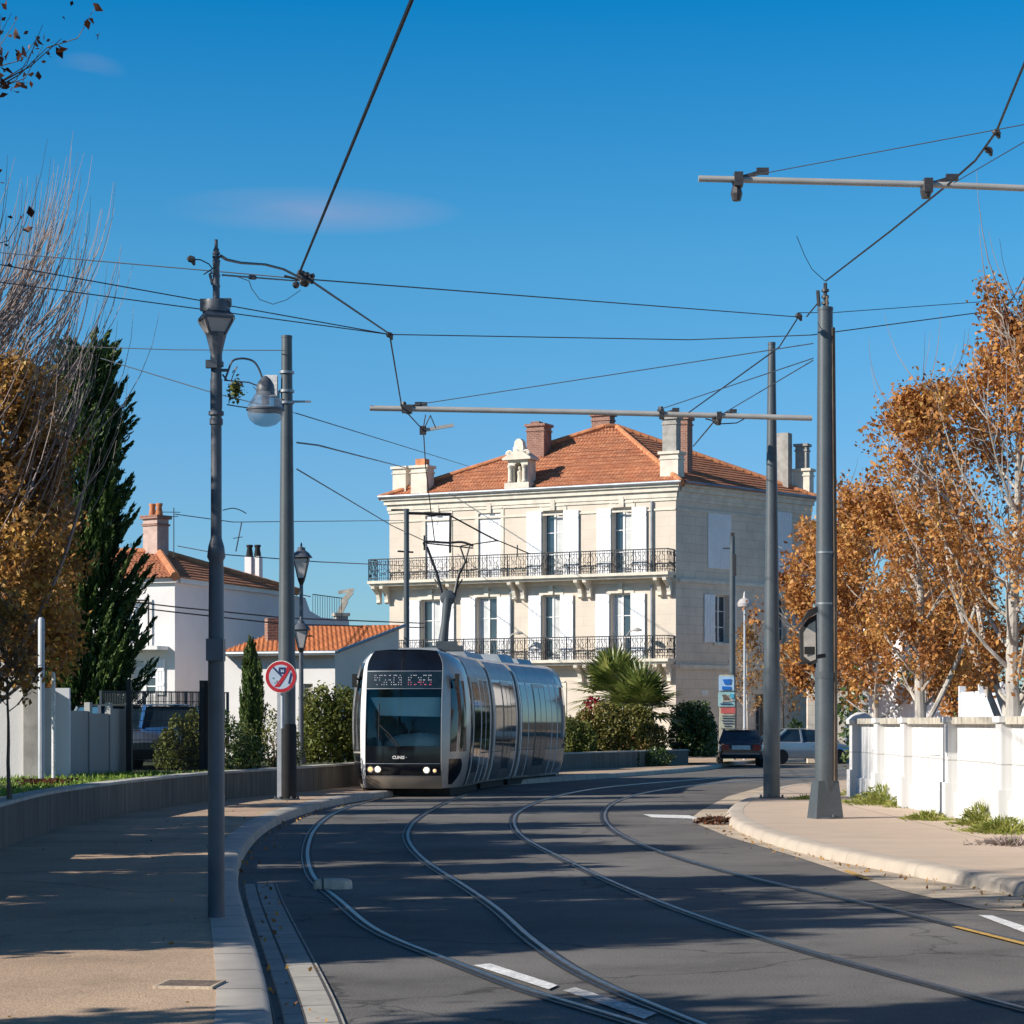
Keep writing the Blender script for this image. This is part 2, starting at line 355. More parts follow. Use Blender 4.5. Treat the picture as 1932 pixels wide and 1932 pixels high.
# ---------------------------------------------------------------- world, sun, camera
TOSUN=Vector((-0.93,-0.36,0)).normalized()*math.cos(R(29)); TOSUN.z=math.sin(R(29))
w=bpy.data.worlds.new('World'); sc.world=w; w.use_nodes=True; nt=w.node_tree
bg=nt.nodes['Background']; bg.inputs['Strength'].default_value=SKY_STRENGTH
sky=nt.nodes.new('ShaderNodeTexSky'); sky.sky_type='NISHITA'; sky.sun_disc=False
sky.sun_elevation=R(29); sky.sun_rotation=math.atan2(TOSUN.x,TOSUN.y); sky.air_density=1.0; sky.dust_density=.2; sky.ozone_density=4.0; sky.altitude=300
tc=nt.nodes.new('ShaderNodeTexCoord')
sx=nt.nodes.new('ShaderNodeSeparateXYZ'); nt.links.new(tc.outputs['Generated'],sx.inputs[0])
# a deep, clear winter sky: colour gain by elevation angle
rp=ramp(nt,[(0.0,SKY_T[0]),(0.11,SKY_T[1]),(0.20,SKY_T[2]),(0.31,SKY_T[3]),(0.7,SKY_T[4])]); nt.links.new(sx.outputs['Z'],rp.inputs['Fac'])
mul=nt.nodes.new('ShaderNodeMix'); mul.data_type='RGBA'; mul.blend_type='MULTIPLY'; mul.inputs['Factor'].default_value=1
nt.links.new(sky.outputs['Color'],mul.inputs['A']); nt.links.new(rp.outputs['Color'],mul.inputs['B'])
# thin stray clouds
mp=nt.nodes.new('ShaderNodeMapping'); mp.inputs['Scale'].default_value=(2.6,2.6,17); mp.inputs['Location'].default_value=(.35,.2,.2)
nt.links.new(tc.outputs['Generated'],mp.inputs['Vector'])
cn=nt.nodes.new('ShaderNodeTexNoise'); cn.inputs['Scale'].default_value=1.6; cn.inputs['Detail'].default_value=5; nt.links.new(mp.outputs['Vector'],cn.inputs['Vector'])
def blob(cx,cz,rx,rz):
    d=Vector(((cx-CX)/F,1,(HZ-cz)/F)).normalized()
    v=nt.nodes.new('ShaderNodeVectorMath'); v.operation='SUBTRACT'; v.inputs[1].default_value=d; nt.links.new(tc.outputs['Generated'],v.inputs[0])
    v2=nt.nodes.new('ShaderNodeVectorMath'); v2.operation='MULTIPLY'; v2.inputs[1].default_value=(F/rx,3,F/rz); nt.links.new(v.outputs[0],v2.inputs[0])
    l=nt.nodes.new('ShaderNodeVectorMath'); l.operation='LENGTH'; nt.links.new(v2.outputs[0],l.inputs[0])
    r=nt.nodes.new('ShaderNodeMapRange'); r.inputs['From Min'].default_value=1.3; r.inputs['From Max'].default_value=.1; nt.links.new(l.outputs['Value'],r.inputs['Value'])
    return r.outputs[0]
tot=None
for a in ((590,397,215,34),(165,135,55,26)):
    o=blob(*a)
    if tot is None: tot=o
    else:
        ad=nt.nodes.new('ShaderNodeMath'); ad.operation='MAXIMUM'; nt.links.new(tot,ad.inputs[0]); nt.links.new(o,ad.inputs[1]); tot=ad.outputs[0]
cm=nt.nodes.new('ShaderNodeMath'); cm.operation='MULTIPLY'; nt.links.new(tot,cm.inputs[0])
cr=ramp(nt,[(.3,(0,0,0)),(.7,(.72,.72,.72))]); nt.links.new(cn.outputs['Fac'],cr.inputs['Fac']); nt.links.new(cr.outputs['Color'],cm.inputs[1])
mixc=nt.nodes.new('ShaderNodeMix'); mixc.data_type='RGBA'; nt.links.new(cm.outputs[0],mixc.inputs['Factor'])
nt.links.new(mul.outputs['Result'],mixc.inputs['A']); mixc.inputs['B'].default_value=(CLOUD[0],CLOUD[1],CLOUD[2],1)
nt.links.new(mixc.outputs['Result'],bg.inputs['Color'])
sl=bpy.data.lights.new('sun','SUN'); sl.energy=SUN; sl.angle=R(.55); sl.color=(1,.93,.83)
so=bpy.data.objects.new('sun',sl); COL.objects.link(so); so.rotation_euler=TOSUN.to_track_quat('Z','Y').to_euler(); so.location=(-40,-20,40)
cd=bpy.data.cameras.new('camera'); cam=bpy.data.objects.new('camera',cd); COL.objects.link(cam); sc.camera=cam
cam.location=(0,0,EYE); cam.rotation_euler=(R(90),0,0); cd.sensor_width=36; cd.lens=36*F/1932; cd.shift_y=(HZ-CX)/1932; cd.clip_end=6000; cd.clip_start=.1
sc.view_settings.view_transform='Standard'; sc.view_settings.look='None'; sc.view_settings.exposure=EXPO; sc.view_settings.gamma=1
sc.cycles.max_bounces=8; sc.cycles.transparent_max_bounces=12
try: sc.cycles.use_denoising=True
except Exception: pass
# ---------------------------------------------------------------- ground, road, pavements
KL=relax(crom([(-.6,2,0),(-.8,7,0),(-1.15,11.45,0),(-1.53,14.08,0),(-1.90,16.7,0),(-2.43,20.4,0),(-2.84,23.4,0),(-3.18,26.5,0),(-3.58,31.4,0),(-3.82,36.2,0),(-3.80,41.9,0),(-3.29,48.5,0),(-1.9,55,0),(-.4,60,0),(1.4,65,0),(3.9,71.5,0),(6.6,79.5,0),(7.9,86,0),(9.2,92,0),(12.5,98,0),(18,103,0),(40,118,0)],7),150)
KR=relax(crom([(9.5,6,0),(8.3,10,0),(6.6,15,0),(5.55,18.4,0),(4.85,21.4,0),(4.29,24.8,0),(3.73,28.1,0),(3.47,32.5,0),(3.50,36.5,0),(3.80,40.4,0),(4.73,46.4,0),(6.36,54.6,0),(7.9,59.3,0),(10.5,63.5,0),(16,69,0),(40,86,0)],7),170)
def offs(path,o):
    out=[]
    for i,p in enumerate(path):
        d=path[min(i+1,len(path)-1)]-path[max(i-1,0)]; d.z=0; d.normalize(); out.append(p+Vector((d.y,-d.x,0))*o)
    return out
mb=MB(); mb.quad((-1500,-300,-.06),(1500,-300,-.06),(1500,4000,-.06),(-1500,4000,-.06)); struct(mb.build('ground',m_dirt))
# road sheet between the kerb lines (near part strip, far part a wide sheet that runs under the pavements)
nL=resample(offs(KL,-.15),110); nR=resample(offs(KR,.15),110)
mb=MB(); mb.grid([[l.lerp(r,t/6) for t in range(7)] for l,r in zip(nL,nR)],flip=False); struct(mb.build('road',m_asph))
ZS=.14
WL=crom([(-4.6,4,0),(-4.9,12,0),(-5.4,20,0),(-6.13,27.3,0),(-6.5,32,0),(-6.5,36.3,0),(-6.28,40.3,0),(-5.88,44.5,0),(-5.0,48.5,0),(-3.75,55,0),(-2.2,61,0),(0,68.5,0),(2,74.5,0),(4.4,80,0),(6.5,84,0)],7)
kin=[]  # inner edge of the kerb stones
def offs(path,o):
    out=[]
    for i,p in enumerate(path):
        d=path[min(i+1,len(path)-1)]-path[max(i-1,0)]; d.z=0; d.normalize(); out.append(p+Vector((d.y,-d.x,0))*o)
    return out
KLi=offs(KL,-.2)
iend=min(range(len(KL)),key=lambda i:(KL[i]-Vector((7.9,86,0))).length)
a=resample(KLi[:iend+1],80); b=resample(WL,80)
mb=MB(); mb.grid([[Vector((*(p.lerp(q,1-t/4)).xy,ZS)) for t in range(5)] for p,q in zip(a,b)],flip=False); o=mb.build('pavement',m_side); struct(o)
mb=MB(); sweep(mb,KL,[(-.30,-.05),(-.30,ZS+.004),(-.05,ZS+.004),(-.01,ZS-.02),(.012,-.02)]); struct(mb.build('kerb',m_kerb))
ig=min(range(len(KL)),key=lambda i:abs(KL[i].y-23.2))
mb=MB(); sweep(mb,KL[:ig+1],[(.012,.004),(.06,-.012),(.075,.010),(.40,.012),(.405,-.01)]); struct(mb.build('gutter',m_gutter))
# far pavement in front of the tall house
far=[p for p in KL[iend:]]
mb=MB(); fo=offs(far,-.3); inn=[p+Vector((-3.5,9,0)) for p in fo]
mb.grid([[Vector((*q.xy,ZS)),Vector((*p.xy,ZS))] for p,q in zip(fo,inn)],flip=False); struct(mb.build('pavement',m_side))
# right pavement
WRX=7.15
kro=offs(KR,.2)
mb=MB(); mb.grid([[Vector((p.x,p.y,ZS)),Vector((p.x*.5+max(p.x+.5,WRX+5)*.5,p.y,ZS)),Vector((max(p.x+1,WRX+5),p.y,ZS)),Vector((60,p.y*.9+6,ZS))] for p in kro],flip=False)
struct(mb.build('pavement',m_conc_p))
mb=MB(); sweep(mb,KR,[(-.02,-.02),(.0,.09),(.03,.125),(.08,ZS),(.28,ZS+.004),(.28,-.05)]); struct(mb.build('kerb',bricks('kerb_concrete',(.50,.43,.35),(.47,.40,.325),(.26,.22,.18),2.4,3.0,ms=.008,rough=.9,bump=.08,stain=.25,offset=0,sscale=1.6)))
# widening concrete gutter on the right
ga=resample([G(1850,1716),G(1694,1680),G(1502,1617),G(1373,1579),G(1318,1556),G(1303,1545),G(1322,1530),G(1373,1503),G(1440,1484)],50)
kk=[p for p in offs(KR,.12) if 19.0<=p.y<=57]; kb=resample(kk,50)
mb=MB(); mb.grid([[Vector((*p.lerp(q,t/3).xy,.006+.01*(1-t/3)*0)) for t in range(4)] for p,q in zip(ga,kb)],flip=False); struct(mb.build('gutter',m_gutter2))
# ---------------------------------------------------------------- rails
RAILS=[
 [(717,1506),(640,1530),(597,1560),(579,1600),(583,1640),(600,1668),(640,1700),(707,1757),(824,1805),(899,1833),(989,1871),(1126,1908),(1240,1945)],
 [(880,1499),(834,1518),(789,1544),(769,1568),(772,1592),(803,1626),(879,1675),(947,1723),(989,1764),(1085,1833),(1188,1881),(1305,1929),(1400,1965)],
 [(1600,1452),(1440,1462),(1200,1480),(1100,1492),(1030,1508),(980,1530),(968,1550),(985,1580),(1060,1620),(1160,1668),(1300,1725),(1450,1775),(1600,1820),(1760,1860),(1932,1905),(2100,1950)],
 [(1620,1459),(1450,1472),(1350,1478),(1250,1490),(1190,1503),(1150,1520),(1140,1545),(1170,1575),(1260,1613),(1400,1653),(1550,1687),(1700,1720),(1800,1748),(1932,1778),(2100,1815)]]
RLAB=['steel tram rail nearest the left kerb, running past the pale concrete block','steel tram rail second from the left kerb, deep groove under the tram front','steel tram rail of the empty track, the one farther from the white wall','steel tram rail nearest the right pavement and white wall']
TRK=[]
for pts,lab in zip(RAILS,RLAB):
    p3=[G(*p) for p in pts]
    # carry the first two tracks on beneath the tram
    c=relax(crom(p3,8),130,10); TRK.append(c)
    t=thing('tram_rail',lab,'rail',c[60],group='four rails of the tram tracks set in the road')
    g=MB(); sweep(g,c,[(-.065,.004),(.08,.004)]); g.build('groove',m_groove,t,origin=c[60])
    g=MB(); sweep(g,c,[(-.034,.003),(-.032,.012),(.008,.013),(.010,.005)]); g.build('rail_head',m_steel,t,origin=c[60])
    g=MB(); sweep(g,c,[(.050,.003),(.052,.011),(.066,.011),(.068,.003)]); g.build('rail_lip',m_steel2,t,origin=c[60])
# ---------------------------------------------------------------- road markings
def mark(pts,z,mat,name='road_marking'):
    mb=MB(); mb.add([Vector((*G(*p).xy,z)) for p in pts],[tuple(range(len(pts)))]); o=mb.build(name,mat); struct(o)
mark([(893,1824),(925,1821),(1052,1862),(1035,1870)],.012,m_white)
mark([(1062,1872),(1085,1866),(1240,1915),(1215,1926)],.012,m_worn)
mark([(1845,1728),(1872,1729),(1990,1768),(1950,1768)],.009,m_white)
mark([(1213,1537),(1300,1539),(1322,1546),(1230,1543)],.009,m_white)
mark([(1590,1645),(1600,1644),(1646,1661),(1630,1661)],.018,m_yellow)
mark([(1795,1752),(1806,1751),(1945,1785),(1932,1787)],.018,m_yellow)
mark([(1030,1447),(1040,1445.5),(1260,1451),(1250,1453)],.009,m_worn)
# ---------------------------------------------------------------- facade tool
class Facade:
    def __init__(s,A,B,flip=False):
        s.A=Vector((A[0],A[1],0)); d=Vector((B[0],B[1],0))-s.A; s.L=d.length; s.u=d/s.L; s.n=Vector((s.u.y,-s.u.x,0))
    def P(s,t,z,o=0.0): return s.A+s.u*t+s.n*o+Vector((0,0,z))
    def t(s,px):
        k=(px-CX)/F; return (k*s.A.y-s.A.x)/(s.u.x-k*s.u.y)
    def z(s,px,py):
        return EYE+(HZ-py)*s.P(s.t(px),0).y/F
    def slab(s,mb,t0,t1,z0,z1,o0,o1,m=0):
        v=[s.P(t,z,o) for z in (z0,z1) for (t,o) in ((t0,o1),(t1,o1),(t1,o0),(t0,o0))]
        return mb.add(v,[(3,2,1,0),(4,5,6,7),(0,1,5,4),(1,2,6,5),(2,3,7,6),(3,0,4,7)],m)
    def wall(s,mb,t0,t1,z0,z1,holes,depth=.28,m=0):
        ts=sorted({t0,t1,*[h[0] for h in holes],*[h[1] for h in holes]}); zs=sorted({z0,z1,*[h[2] for h in holes],*[h[3] for h in holes]})
        for a,b in zip(ts,ts[1:]):
            for c,d in zip(zs,zs[1:]):
                mt,mz=(a+b)/2,(c+d)/2
                if any(h[0]<mt<h[1] and h[2]<mz<h[3] for h in holes): continue
                mb.quad(s.P(a,c),s.P(b,c),s.P(b,d),s.P(a,d),m)
        for a,b,c,d in [h[:4] for h in holes]:
            q=depth
            mb.quad(s.P(a,c,0),s.P(a,c,-q),s.P(b,c,-q),s.P(b,c,0),m); mb.quad(s.P(a,d,-q),s.P(a,d,0),s.P(b,d,0),s.P(b,d,-q),m)
            mb.quad(s.P(a,c,-q),s.P(a,c,0),s.P(a,d,0),s.P(a,d,-q),m); mb.quad(s.P(b,c,0),s.P(b,c,-q),s.P(b,d,-q),s.P(b,d,0),m)
def window(fa,par,org,h,bars=1,curtain=True,dep=.2,rails=2,name='window'):
    a,b,c,d=h[:4]; fr=MB(); w=.06
    fa.slab(fr,a,a+w,c,d,-dep-.06,-dep); fa.slab(fr,b-w,b,c,d,-dep-.06,-dep); fa.slab(fr,a+w,b-w,d-w,d,-dep-.06,-dep); fa.slab(fr,a+w,b-w,c,c+w,-dep-.06,-dep)
    mid=(a+b)/2; fa.slab(fr,mid-.045,mid+.045,c+w,d-w,-dep-.06,-dep+.01)
    for i in range(1,rails+1):
        zz=c+(d-c)*i/(rails+1); fa.slab(fr,a+w,mid-.045,zz-.02,zz+.02,-dep-.05,-dep-.01); fa.slab(fr,mid+.045,b-w,zz-.02,zz+.02,-dep-.05,-dep-.01)
    wo=fr.build(name,m_frame,par,org)
    g=MB(); g.quad(fa.P(a,c,-dep-.04),fa.P(b,c,-dep-.04),fa.P(b,d,-dep-.04),fa.P(a,d,-dep-.04)); g.build('pane',m_pane,wo,org)
    if curtain:
        g=MB(); n=14; x0,x1=(mid+.05,b-w) if curtain==1 else (a+w,mid-.05)
        g.grid([[fa.P(x0+(x1-x0)*i/n,z,-dep-.028+.006*math.sin(i*1.9)) for i in range(n+1)] for z in (c+.1,d-.1)]); g.build('curtain',m_curt,wo,org)
    return wo
def shutter(fa,par,org,a,b,c,d,o=0.05,slats=False):
    s=MB(); fa.slab(s,a,b,c,d,o-.035,o)
    n=max(3,int((b-a)/.16))
    for i in range(n):      # boards
        x0=a+(b-a)*i/n+.008; x1=a+(b-a)*(i+1)/n-.008; fa.slab(s,x0,x1,c+.01,d-.01,o+.0005,o+.010)
    for zz in (c+.35,d-.35): fa.slab(s,a+.02,b-.02,zz-.05,zz+.05,o+.0105,o+.024)
    return s.build('shutter',m_shut,par,org)
def tile_face(mb,a,b,c,d,row=.36,lift=.035,m=0):
    a,b,c,d=map(Vector,(a,b,c,d)); n=(b-a).cross(d-a).normalized()
    if n.z<0: n=-n
    H=((d-a)-(b-a).normalized()*((d-a).dot((b-a).normalized()))).length; k=max(2,int(H/row))
    for i in range(k):
        t0,t1=i/k,(i+1)/k
        p0=a.lerp(d,t0)+n*lift;p1=b.lerp(c,t0)+n*lift;p2=b.lerp(c,t1);p3=a.lerp(d,t1)
        mb.quad(p0,p1,p2,p3,m); mb.quad(p0-n*lift,p1-n*lift,p1,p0,m)
def chimney(par,org,c,w,d,z0,z1,mat,rz=0,cap=True,pots=0,name='chimney',capmat=None,potmat=None):
    s=MB(); s.box((c[0],c[1],(z0+z1)/2),(w,d,z1-z0),rz); o=s.build(name,mat,par,org,smooth=False)
    if cap:
        s=MB(); s.box((c[0],c[1],z1+.06),(w+.16,d+.16,.12),rz); s.box((c[0],c[1],z1-.2),(w+.08,d+.08,.07),rz); s.build('cap',capmat or mat,o,org,smooth=False)
    for i in range(pots):
        s=MB(); x=(i-(pots-1)/2)*.32; q=Matrix.Rotation(rz,3,'Z')@Vector((x,0,0))
        s.lathe([(.11,0),(.13,.05),(.09,.3),(.12,.36),(.12,.42)],(c[0]+q.x,c[1]+q.y,z1+(.12 if cap else 0)),10); s.build('chimney_pot',potmat or m_ridge,o,org)
    return o
# ================================================================= the tall house
C0=Vector((7.19,100,0)); A0=Vector((-5.73,106.6,0)); S1=Vector((14.04,107,0)); B1=Vector((1.1,114.5,0))
FF=Facade(A0,C0); FS=Facade(C0,S1); org=tuple(FF.P(FF.L/2,0,0))
H=thing('tall_house','three-storey cream stone town house with red tiled hip roof and iron balconies','house',org)
Z1,Z2,ZT=4.49,8.28,11.95
def ft(px): return FF.t(px)
bay=[ft(p) for p in (822,922,1042,1172)]
hw=[.50,.50,.50,.48]
up=[];lo=[]
for i,(p0,p1,py) in enumerate(((803,848,973),(903,945,969),(1025,1063,964),(1156,1192,958))):
    up.append((ft(p0),ft(p1),Z2+.02,FF.z((p0+p1)/2,py)))
for i,(p0,p1,py) in enumerate(((795,831,1132),(900,938,1127),(1024,1057,1123),(1153,1190,1120))):
    lo.append((ft(p0),ft(p1),Z1+.02,FF.z((p0+p1)/2,py)))
gr=[(b-.55,b+.55,.5,3.3) for b in bay]
wl=MB(); FF.wall(wl,0,FF.L,0,ZT,up+lo+gr)
st=lambda p:FS.t(p)
sup=[(st(1335),st(1379),Z2+.3,FS.z(1357,966)),(st(1463),st(1493),Z2+.3,FS.z(1478,966))]
slo=[(st(1348),st(1374),FS.z(1360,1213),FS.z(1360,1123)),(st(1466),st(1483),FS.z(1478,1213),FS.z(1478,1130))]
sgr=[(st(1372),st(1390),.2,FS.z(1380,1293)),(st(1424),st(1440),.9,FS.z(1432,1310))]
w2=MB(); FS.wall(w2,0,FS.L,0,ZT,sup+slo+sgr)
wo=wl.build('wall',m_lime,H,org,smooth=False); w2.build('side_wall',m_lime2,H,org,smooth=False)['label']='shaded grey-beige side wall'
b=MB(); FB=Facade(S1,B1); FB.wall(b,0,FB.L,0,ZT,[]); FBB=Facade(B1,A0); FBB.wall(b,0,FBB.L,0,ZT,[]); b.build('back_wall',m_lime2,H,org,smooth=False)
inn=MB(); inn.add([Vector((p.x,p.y,.05)) for p in [q.lerp((C0+A0+S1+B1)/4,.06) for q in (A0,C0,S1,B1)]]+[Vector((p.x,p.y,ZT)) for p in [q.lerp((C0+A0+S1+B1)/4,.06) for q in (A0,C0,S1,B1)]],[(0,1,5,4),(1,2,6,5),(2,3,7,6),(3,0,4,7)]); inn.build('inner_lining',m_iron,H,org)
# quoins / string courses / cornice
t=MB()
for fa,e0,e1 in ((FF,-.12,.12),(FS,.13,0)):
    fa.slab(t,e0,fa.L+e1 if fa is FF else fa.L,Z2-.42,Z2-.24,.003,.10); fa.slab(t,e0,fa.L+e1 if fa is FF else fa.L,Z1-.42,Z1-.24,.003,.10)
    fa.slab(t,e0*.3,fa.L+(0.05 if fa is FF else 0),.0,.75,.003,.06)
t.build('string_course',m_trim,H,org,smooth=False)
c=MB()
for fa,e0 in ((FF,-.1),(FS,.2)):
    for i,(z0,z1,o) in enumerate(((ZT-.50,ZT-.36,.05),(ZT-.36,ZT-.10,.09),(ZT-.10,ZT+.10,.20),(ZT+.10,ZT+.22,.30))):
        ee=.0 if fa is FS else o
        fa.slab(c,(-o if fa is FF else .0+o*0.9),fa.L+(o*.9 if fa is FF else 0),z0,z1,.003,o)
    fa.slab(c,0 if fa is FF else .1,fa.L,ZT-.92,ZT-.84,.003,.05)
c.build('cornice',m_trim,H,org,smooth=False)
g=MB()
for fa in (FF,FS):
    g.tube([fa.P(-.4 if fa is FF else .2,ZT+.27,.36),fa.P(fa.L+(.4 if fa is FF else 0),ZT+.27,.36)],.075,8)
for t_,fa,z0 in ((ft(1231),FF,Z2),(ft(965),FF,Z1)):
    g.tube([fa.P(t_,z0+.0,.09),fa.P(t_,ZT-.5 if z0==Z2 else Z2-.5,.09)],.05,8)
g.tube([FF.P(ft(1231),Z1,.09),FF.P(ft(1231),Z2-.5,.09)],.05,8)
g.build('rain_gutter',m_zinc,H,org)
# lintel mouldings
for h in up+lo+gr:
    t=MB(); FF.slab(t,h[0]-.16,h[0]-.003,h[2]+.02,h[3]+.02,.003,.035); FF.slab(t,h[1]+.003,h[1]+.16,h[2]+.02,h[3]+.02,.003,.035); FF.slab(t,h[0]-.16,h[1]+.16,h[3]+.023,h[3]+.2,.003,.035)
    FF.slab(t,h[0]-.1,h[1]+.1,h[3]+.203,h[3]+.27,.003,.07)
    mid=(h[0]+h[1])/2; FF.slab(t,mid-.11,mid+.11,h[3]+.02,h[3]+.48,.036,.11)
    t.build('window_moulding',m_trim,H,org,smooth=False)
for h in slo+sgr[1:]: t=MB(); FS.slab(t,h[0]-.1,h[1]+.1,h[2]-.14,h[2]-.003,.003,.08); t.build('window_sill',m_trim,H,org,smooth=False)
for i,h in enumerate(up):
    mid=(h[0]+h[1])/2
    if i<2:   # closed shutters
        shutter(FF,H,org,h[0]+.01,mid-.005,h[2],h[3],-.06); shutter(FF,H,org,mid+.005,h[1]-.01,h[2],h[3],-.06)
    else:
        window(FF,H,org,h,curtain=1); hwid=(h[1]-h[0])*.62
        shutter(FF,H,org,h[0]-hwid-.17,h[0]-.05,h[2],h[3],.09); shutter(FF,H,org,h[1]+.05,h[1]+hwid+.17,h[2],h[3],.09)
for i,h in enumerate(lo):
    window(FF,H,org,h,curtain=2 if i%2 else 1); hwid=(h[1]-h[0])*.58
    shutter(FF,H,org,h[0]-hwid-.17,h[0]-.05,h[2],h[3],.09); shutter(FF,H,org,h[1]+.05,h[1]+hwid+.17,h[2],h[3],.09)
for i,h in enumerate(gr):
    mid=(h[0]+h[1])/2
    if i!=3: shutter(FF,H,org,h[0]+.01,mid-.005,h[2],h[3],-.06); shutter(FF,H,org,mid+.005,h[1]-.01,h[2],h[3],-.06)
    else: window(FF,H,org,h,curtain=1)
for h in sup:
    mid=(h[0]+h[1])/2; shutter(FS,H,org,h[0]+.01,mid-.005,h[2],h[3],.03); shutter(FS,H,org,mid+.005,h[1]-.01,h[2],h[3],.03)
for i,h in enumerate(slo):
    window(FS,H,org,h,curtain=False); shutter(FS,H,org,h[0]-.75,h[0]-.03,h[2],h[3],.06)
    if i==0: shutter(FS,H,org,h[1]+.03,h[1]+.5,h[2],h[3],.06)
dr=MB(); h=sgr[0]; FS.slab(dr,h[0],h[1],h[2],h[3],-.2,-.14); dr.build('side_door',m_bark,H,org,smooth=False)
window(FS,H,org,sgr[1],curtain=False)
bg_=MB(); h=sgr[1]
for i in range(6): x=h[0]+(h[1]-h[0])*(i+.5)/6; bg_.tube([FS.P(x,h[2],.04),FS.P(x,h[3],.04)],.014,5)
bg_.build('window_bars',m_iron,H,org)
pl=MB(); FS.slab(pl,st(1322),st(1336),FS.z(1328,1312),FS.z(1328,1303),.003,.03); pl.build('street_name_plate',m_white,H,org,smooth=False)
# balconies
def balcony(zf,label,t0,t1,dep=.85):
    s=MB(); FF.slab(s,t0,t1,zf-.13,zf,.003,dep); FF.slab(s,t0+.05,t1-.05,zf-.24,zf-.133,.101,dep-.14)
    o=s.build('balcony',m_trim,H,org,smooth=False); o['label']=label
    r=MB(); rg=random.Random(int(zf*10)); y=dep-.06; zt=zf+1.0
    segs=[((t0+.06,y),(t1-.06,y)),((t0+.06,.02),(t0+.06,y)),((t1-.06,.02),(t1-.06,y))]
    for (a,oa),(b_,ob) in segs:
        p0=FF.P(a,0,oa);p1=FF.P(b_,0,ob); L=(p1-p0).length; d=(p1-p0)/L
        for z,wd in ((zt,.045),(zt-.12,.02),(zf+.12,.025),(zf+.52,.015)): r.bar(p0+Vector((0,0,z)),p1+Vector((0,0,z)),wd)
        k=int(L/.115)
        for i in range(k+1):
            q=p0+d*(L*i/k); r.bar(q+Vector((0,0,zf)),q+Vector((0,0,zt)),.018 if i%9 else .05)
        for i in range(int(L/.19)):   # scrolls
            q=p0+d*(.1+i*.19); zz=zf+.25+.15*((i%3)/2)+rg.uniform(-.03,.05); ra=.075+.02*(i%2); s0=rg.choice((-1,1))
            pts=[q+d*(math.cos(a_)*ra*(1-a_/12))*s0+Vector((0,0,zz+math.sin(a_)*ra*(1-a_/12))) for a_ in [j*.75 for j in range(11)]]
            r.tube(pts,.015,4)
            pts=[q+d*(math.sin(a_*1.5)*.05*s0)+Vector((0,0,zf+.55+a_*.085)) for a_ in [j*.7 for j in range(7)]]; r.tube(pts,.013,4)
    r.build('railing',m_iron,o,org)
    for tc_ in [t0+.45]+[x for x in ((bay[0]+bay[1])/2-.6,(bay[1]+bay[2])/2,(bay[2]+bay[3])/2)]+[t1-.45]:
        for dt in (-.22,.22):
            c=MB(); pr=[(0.1,zf-.245),(dep-.1,zf-.245),(dep-.12,zf-.36),(dep-.35,zf-.46),(.30,zf-.62),(.22,zf-.85),(.24,zf-.98),(.12,zf-1.06),(0.004,zf-1.02),(.004,zf-.25)]
            c.extr([FF.P(tc_+dt-.09,z,oo) for oo,z in pr],FF.u*.18); c.build('corbel',m_trim,o,org,smooth=False)
balcony(Z2,'upper balcony with black scrollwork railing',ft(710)+.0,FF.L-.02)
balcony(Z1,'lower balcony with black scrollwork railing',.12,FF.L-.02)
# roof
ze=ZT+.22; ov=.42
def corner(p,f1,f2): return p
cen=(C0+A0+S1+B1)/4
E=[Vector((*(p+(p-cen).normalized()*.52).xy,ze)) for p in (A0,C0,S1,B1)]
R0=W(1140,806,107.0); R1=W(1163,806,107.2)
rf=MB()
tile_face(rf,E[0],E[1],R1,R0); tile_face(rf,E[1],E[2],R1,R1); tile_face(rf,E[2],E[3],R0,R1); tile_face(rf,E[3],E[0],R0,R0)
rf.add(E,[(3,2,1,0)])
ro=rf.build('roof',m_tile,H,org,smooth=False)
rd=MB()
for a_,b_ in ((E[0],R0),(E[1],R1),(E[2],R1),(E[3],R0),(R0,R1)):
    n=int((b_-a_).length/.4)+1
    for i in range(n):
        p=a_.lerp(b_,i/n);q=a_.lerp(b_,(i+.97)/n); rd.tube([p+Vector((0,0,.02)),q+Vector((0,0,.045))],[.14,.12],8)
rd.build('ridge',m_ridge,ro,org)
rz=math.atan2(FF.u.y,FF.u.x)
def cp(px,d): return GX(px,d)
ch=lambda *a,**k: chimney(ro,org,*a,**k)
ch(cp(759,106.9),.70,.6,12.1,W(759,886,106.9).z,m_trim,rz)
ch(cp(797,106.2),.85,.7,12.1,W(797,884,106.2).z,m_trim,rz); ch(cp(797,106.3),.5,.45,W(797,881,106.2).z+.08,W(797,866,106.2).z,m_ridge,rz,cap=False)
zb=W(1015,900,105).z
ch(cp(1017,106.4),.9,.8,12.4,W(1017,806,106.4).z,m_brick,rz,cap=True); ch(cp(1013,106.4),.42,.45,W(1017,806,106.4).z+.13,W(1017,796,106.4).z,m_brick,rz,cap=False)
ch(cp(1138,108.5),.95,.6,14.2,W(1138,786,108.5).z,m_brick,rz)
ch(cp(1268,100.8),.86,.7,12.1,W(1268,858,100.8).z,m_trim,rz); ch(cp(1267,100.8),.66,.52,W(1268,855,100.8).z,W(1268,792,100.8).z,m_cement,rz,cap=True)
ch(cp(1290,102.5),.6,.6,12.4,W(1290,793,102.5).z,m_brick,rz)
ch(cp(1477,107.2),.72,.55,12.0,W(1477,818,107.2).z,m_cement,rz,cap=False)
ch(cp(1515,107.4),.85,.6,12.0,W(1515,890,107.4).z,m_trim,rz,cap=True); ch(cp(1514,107.4),.55,.45,W(1515,887,107.4).z,W(1515,843,107.4).z,m_cement,rz,cap=True)
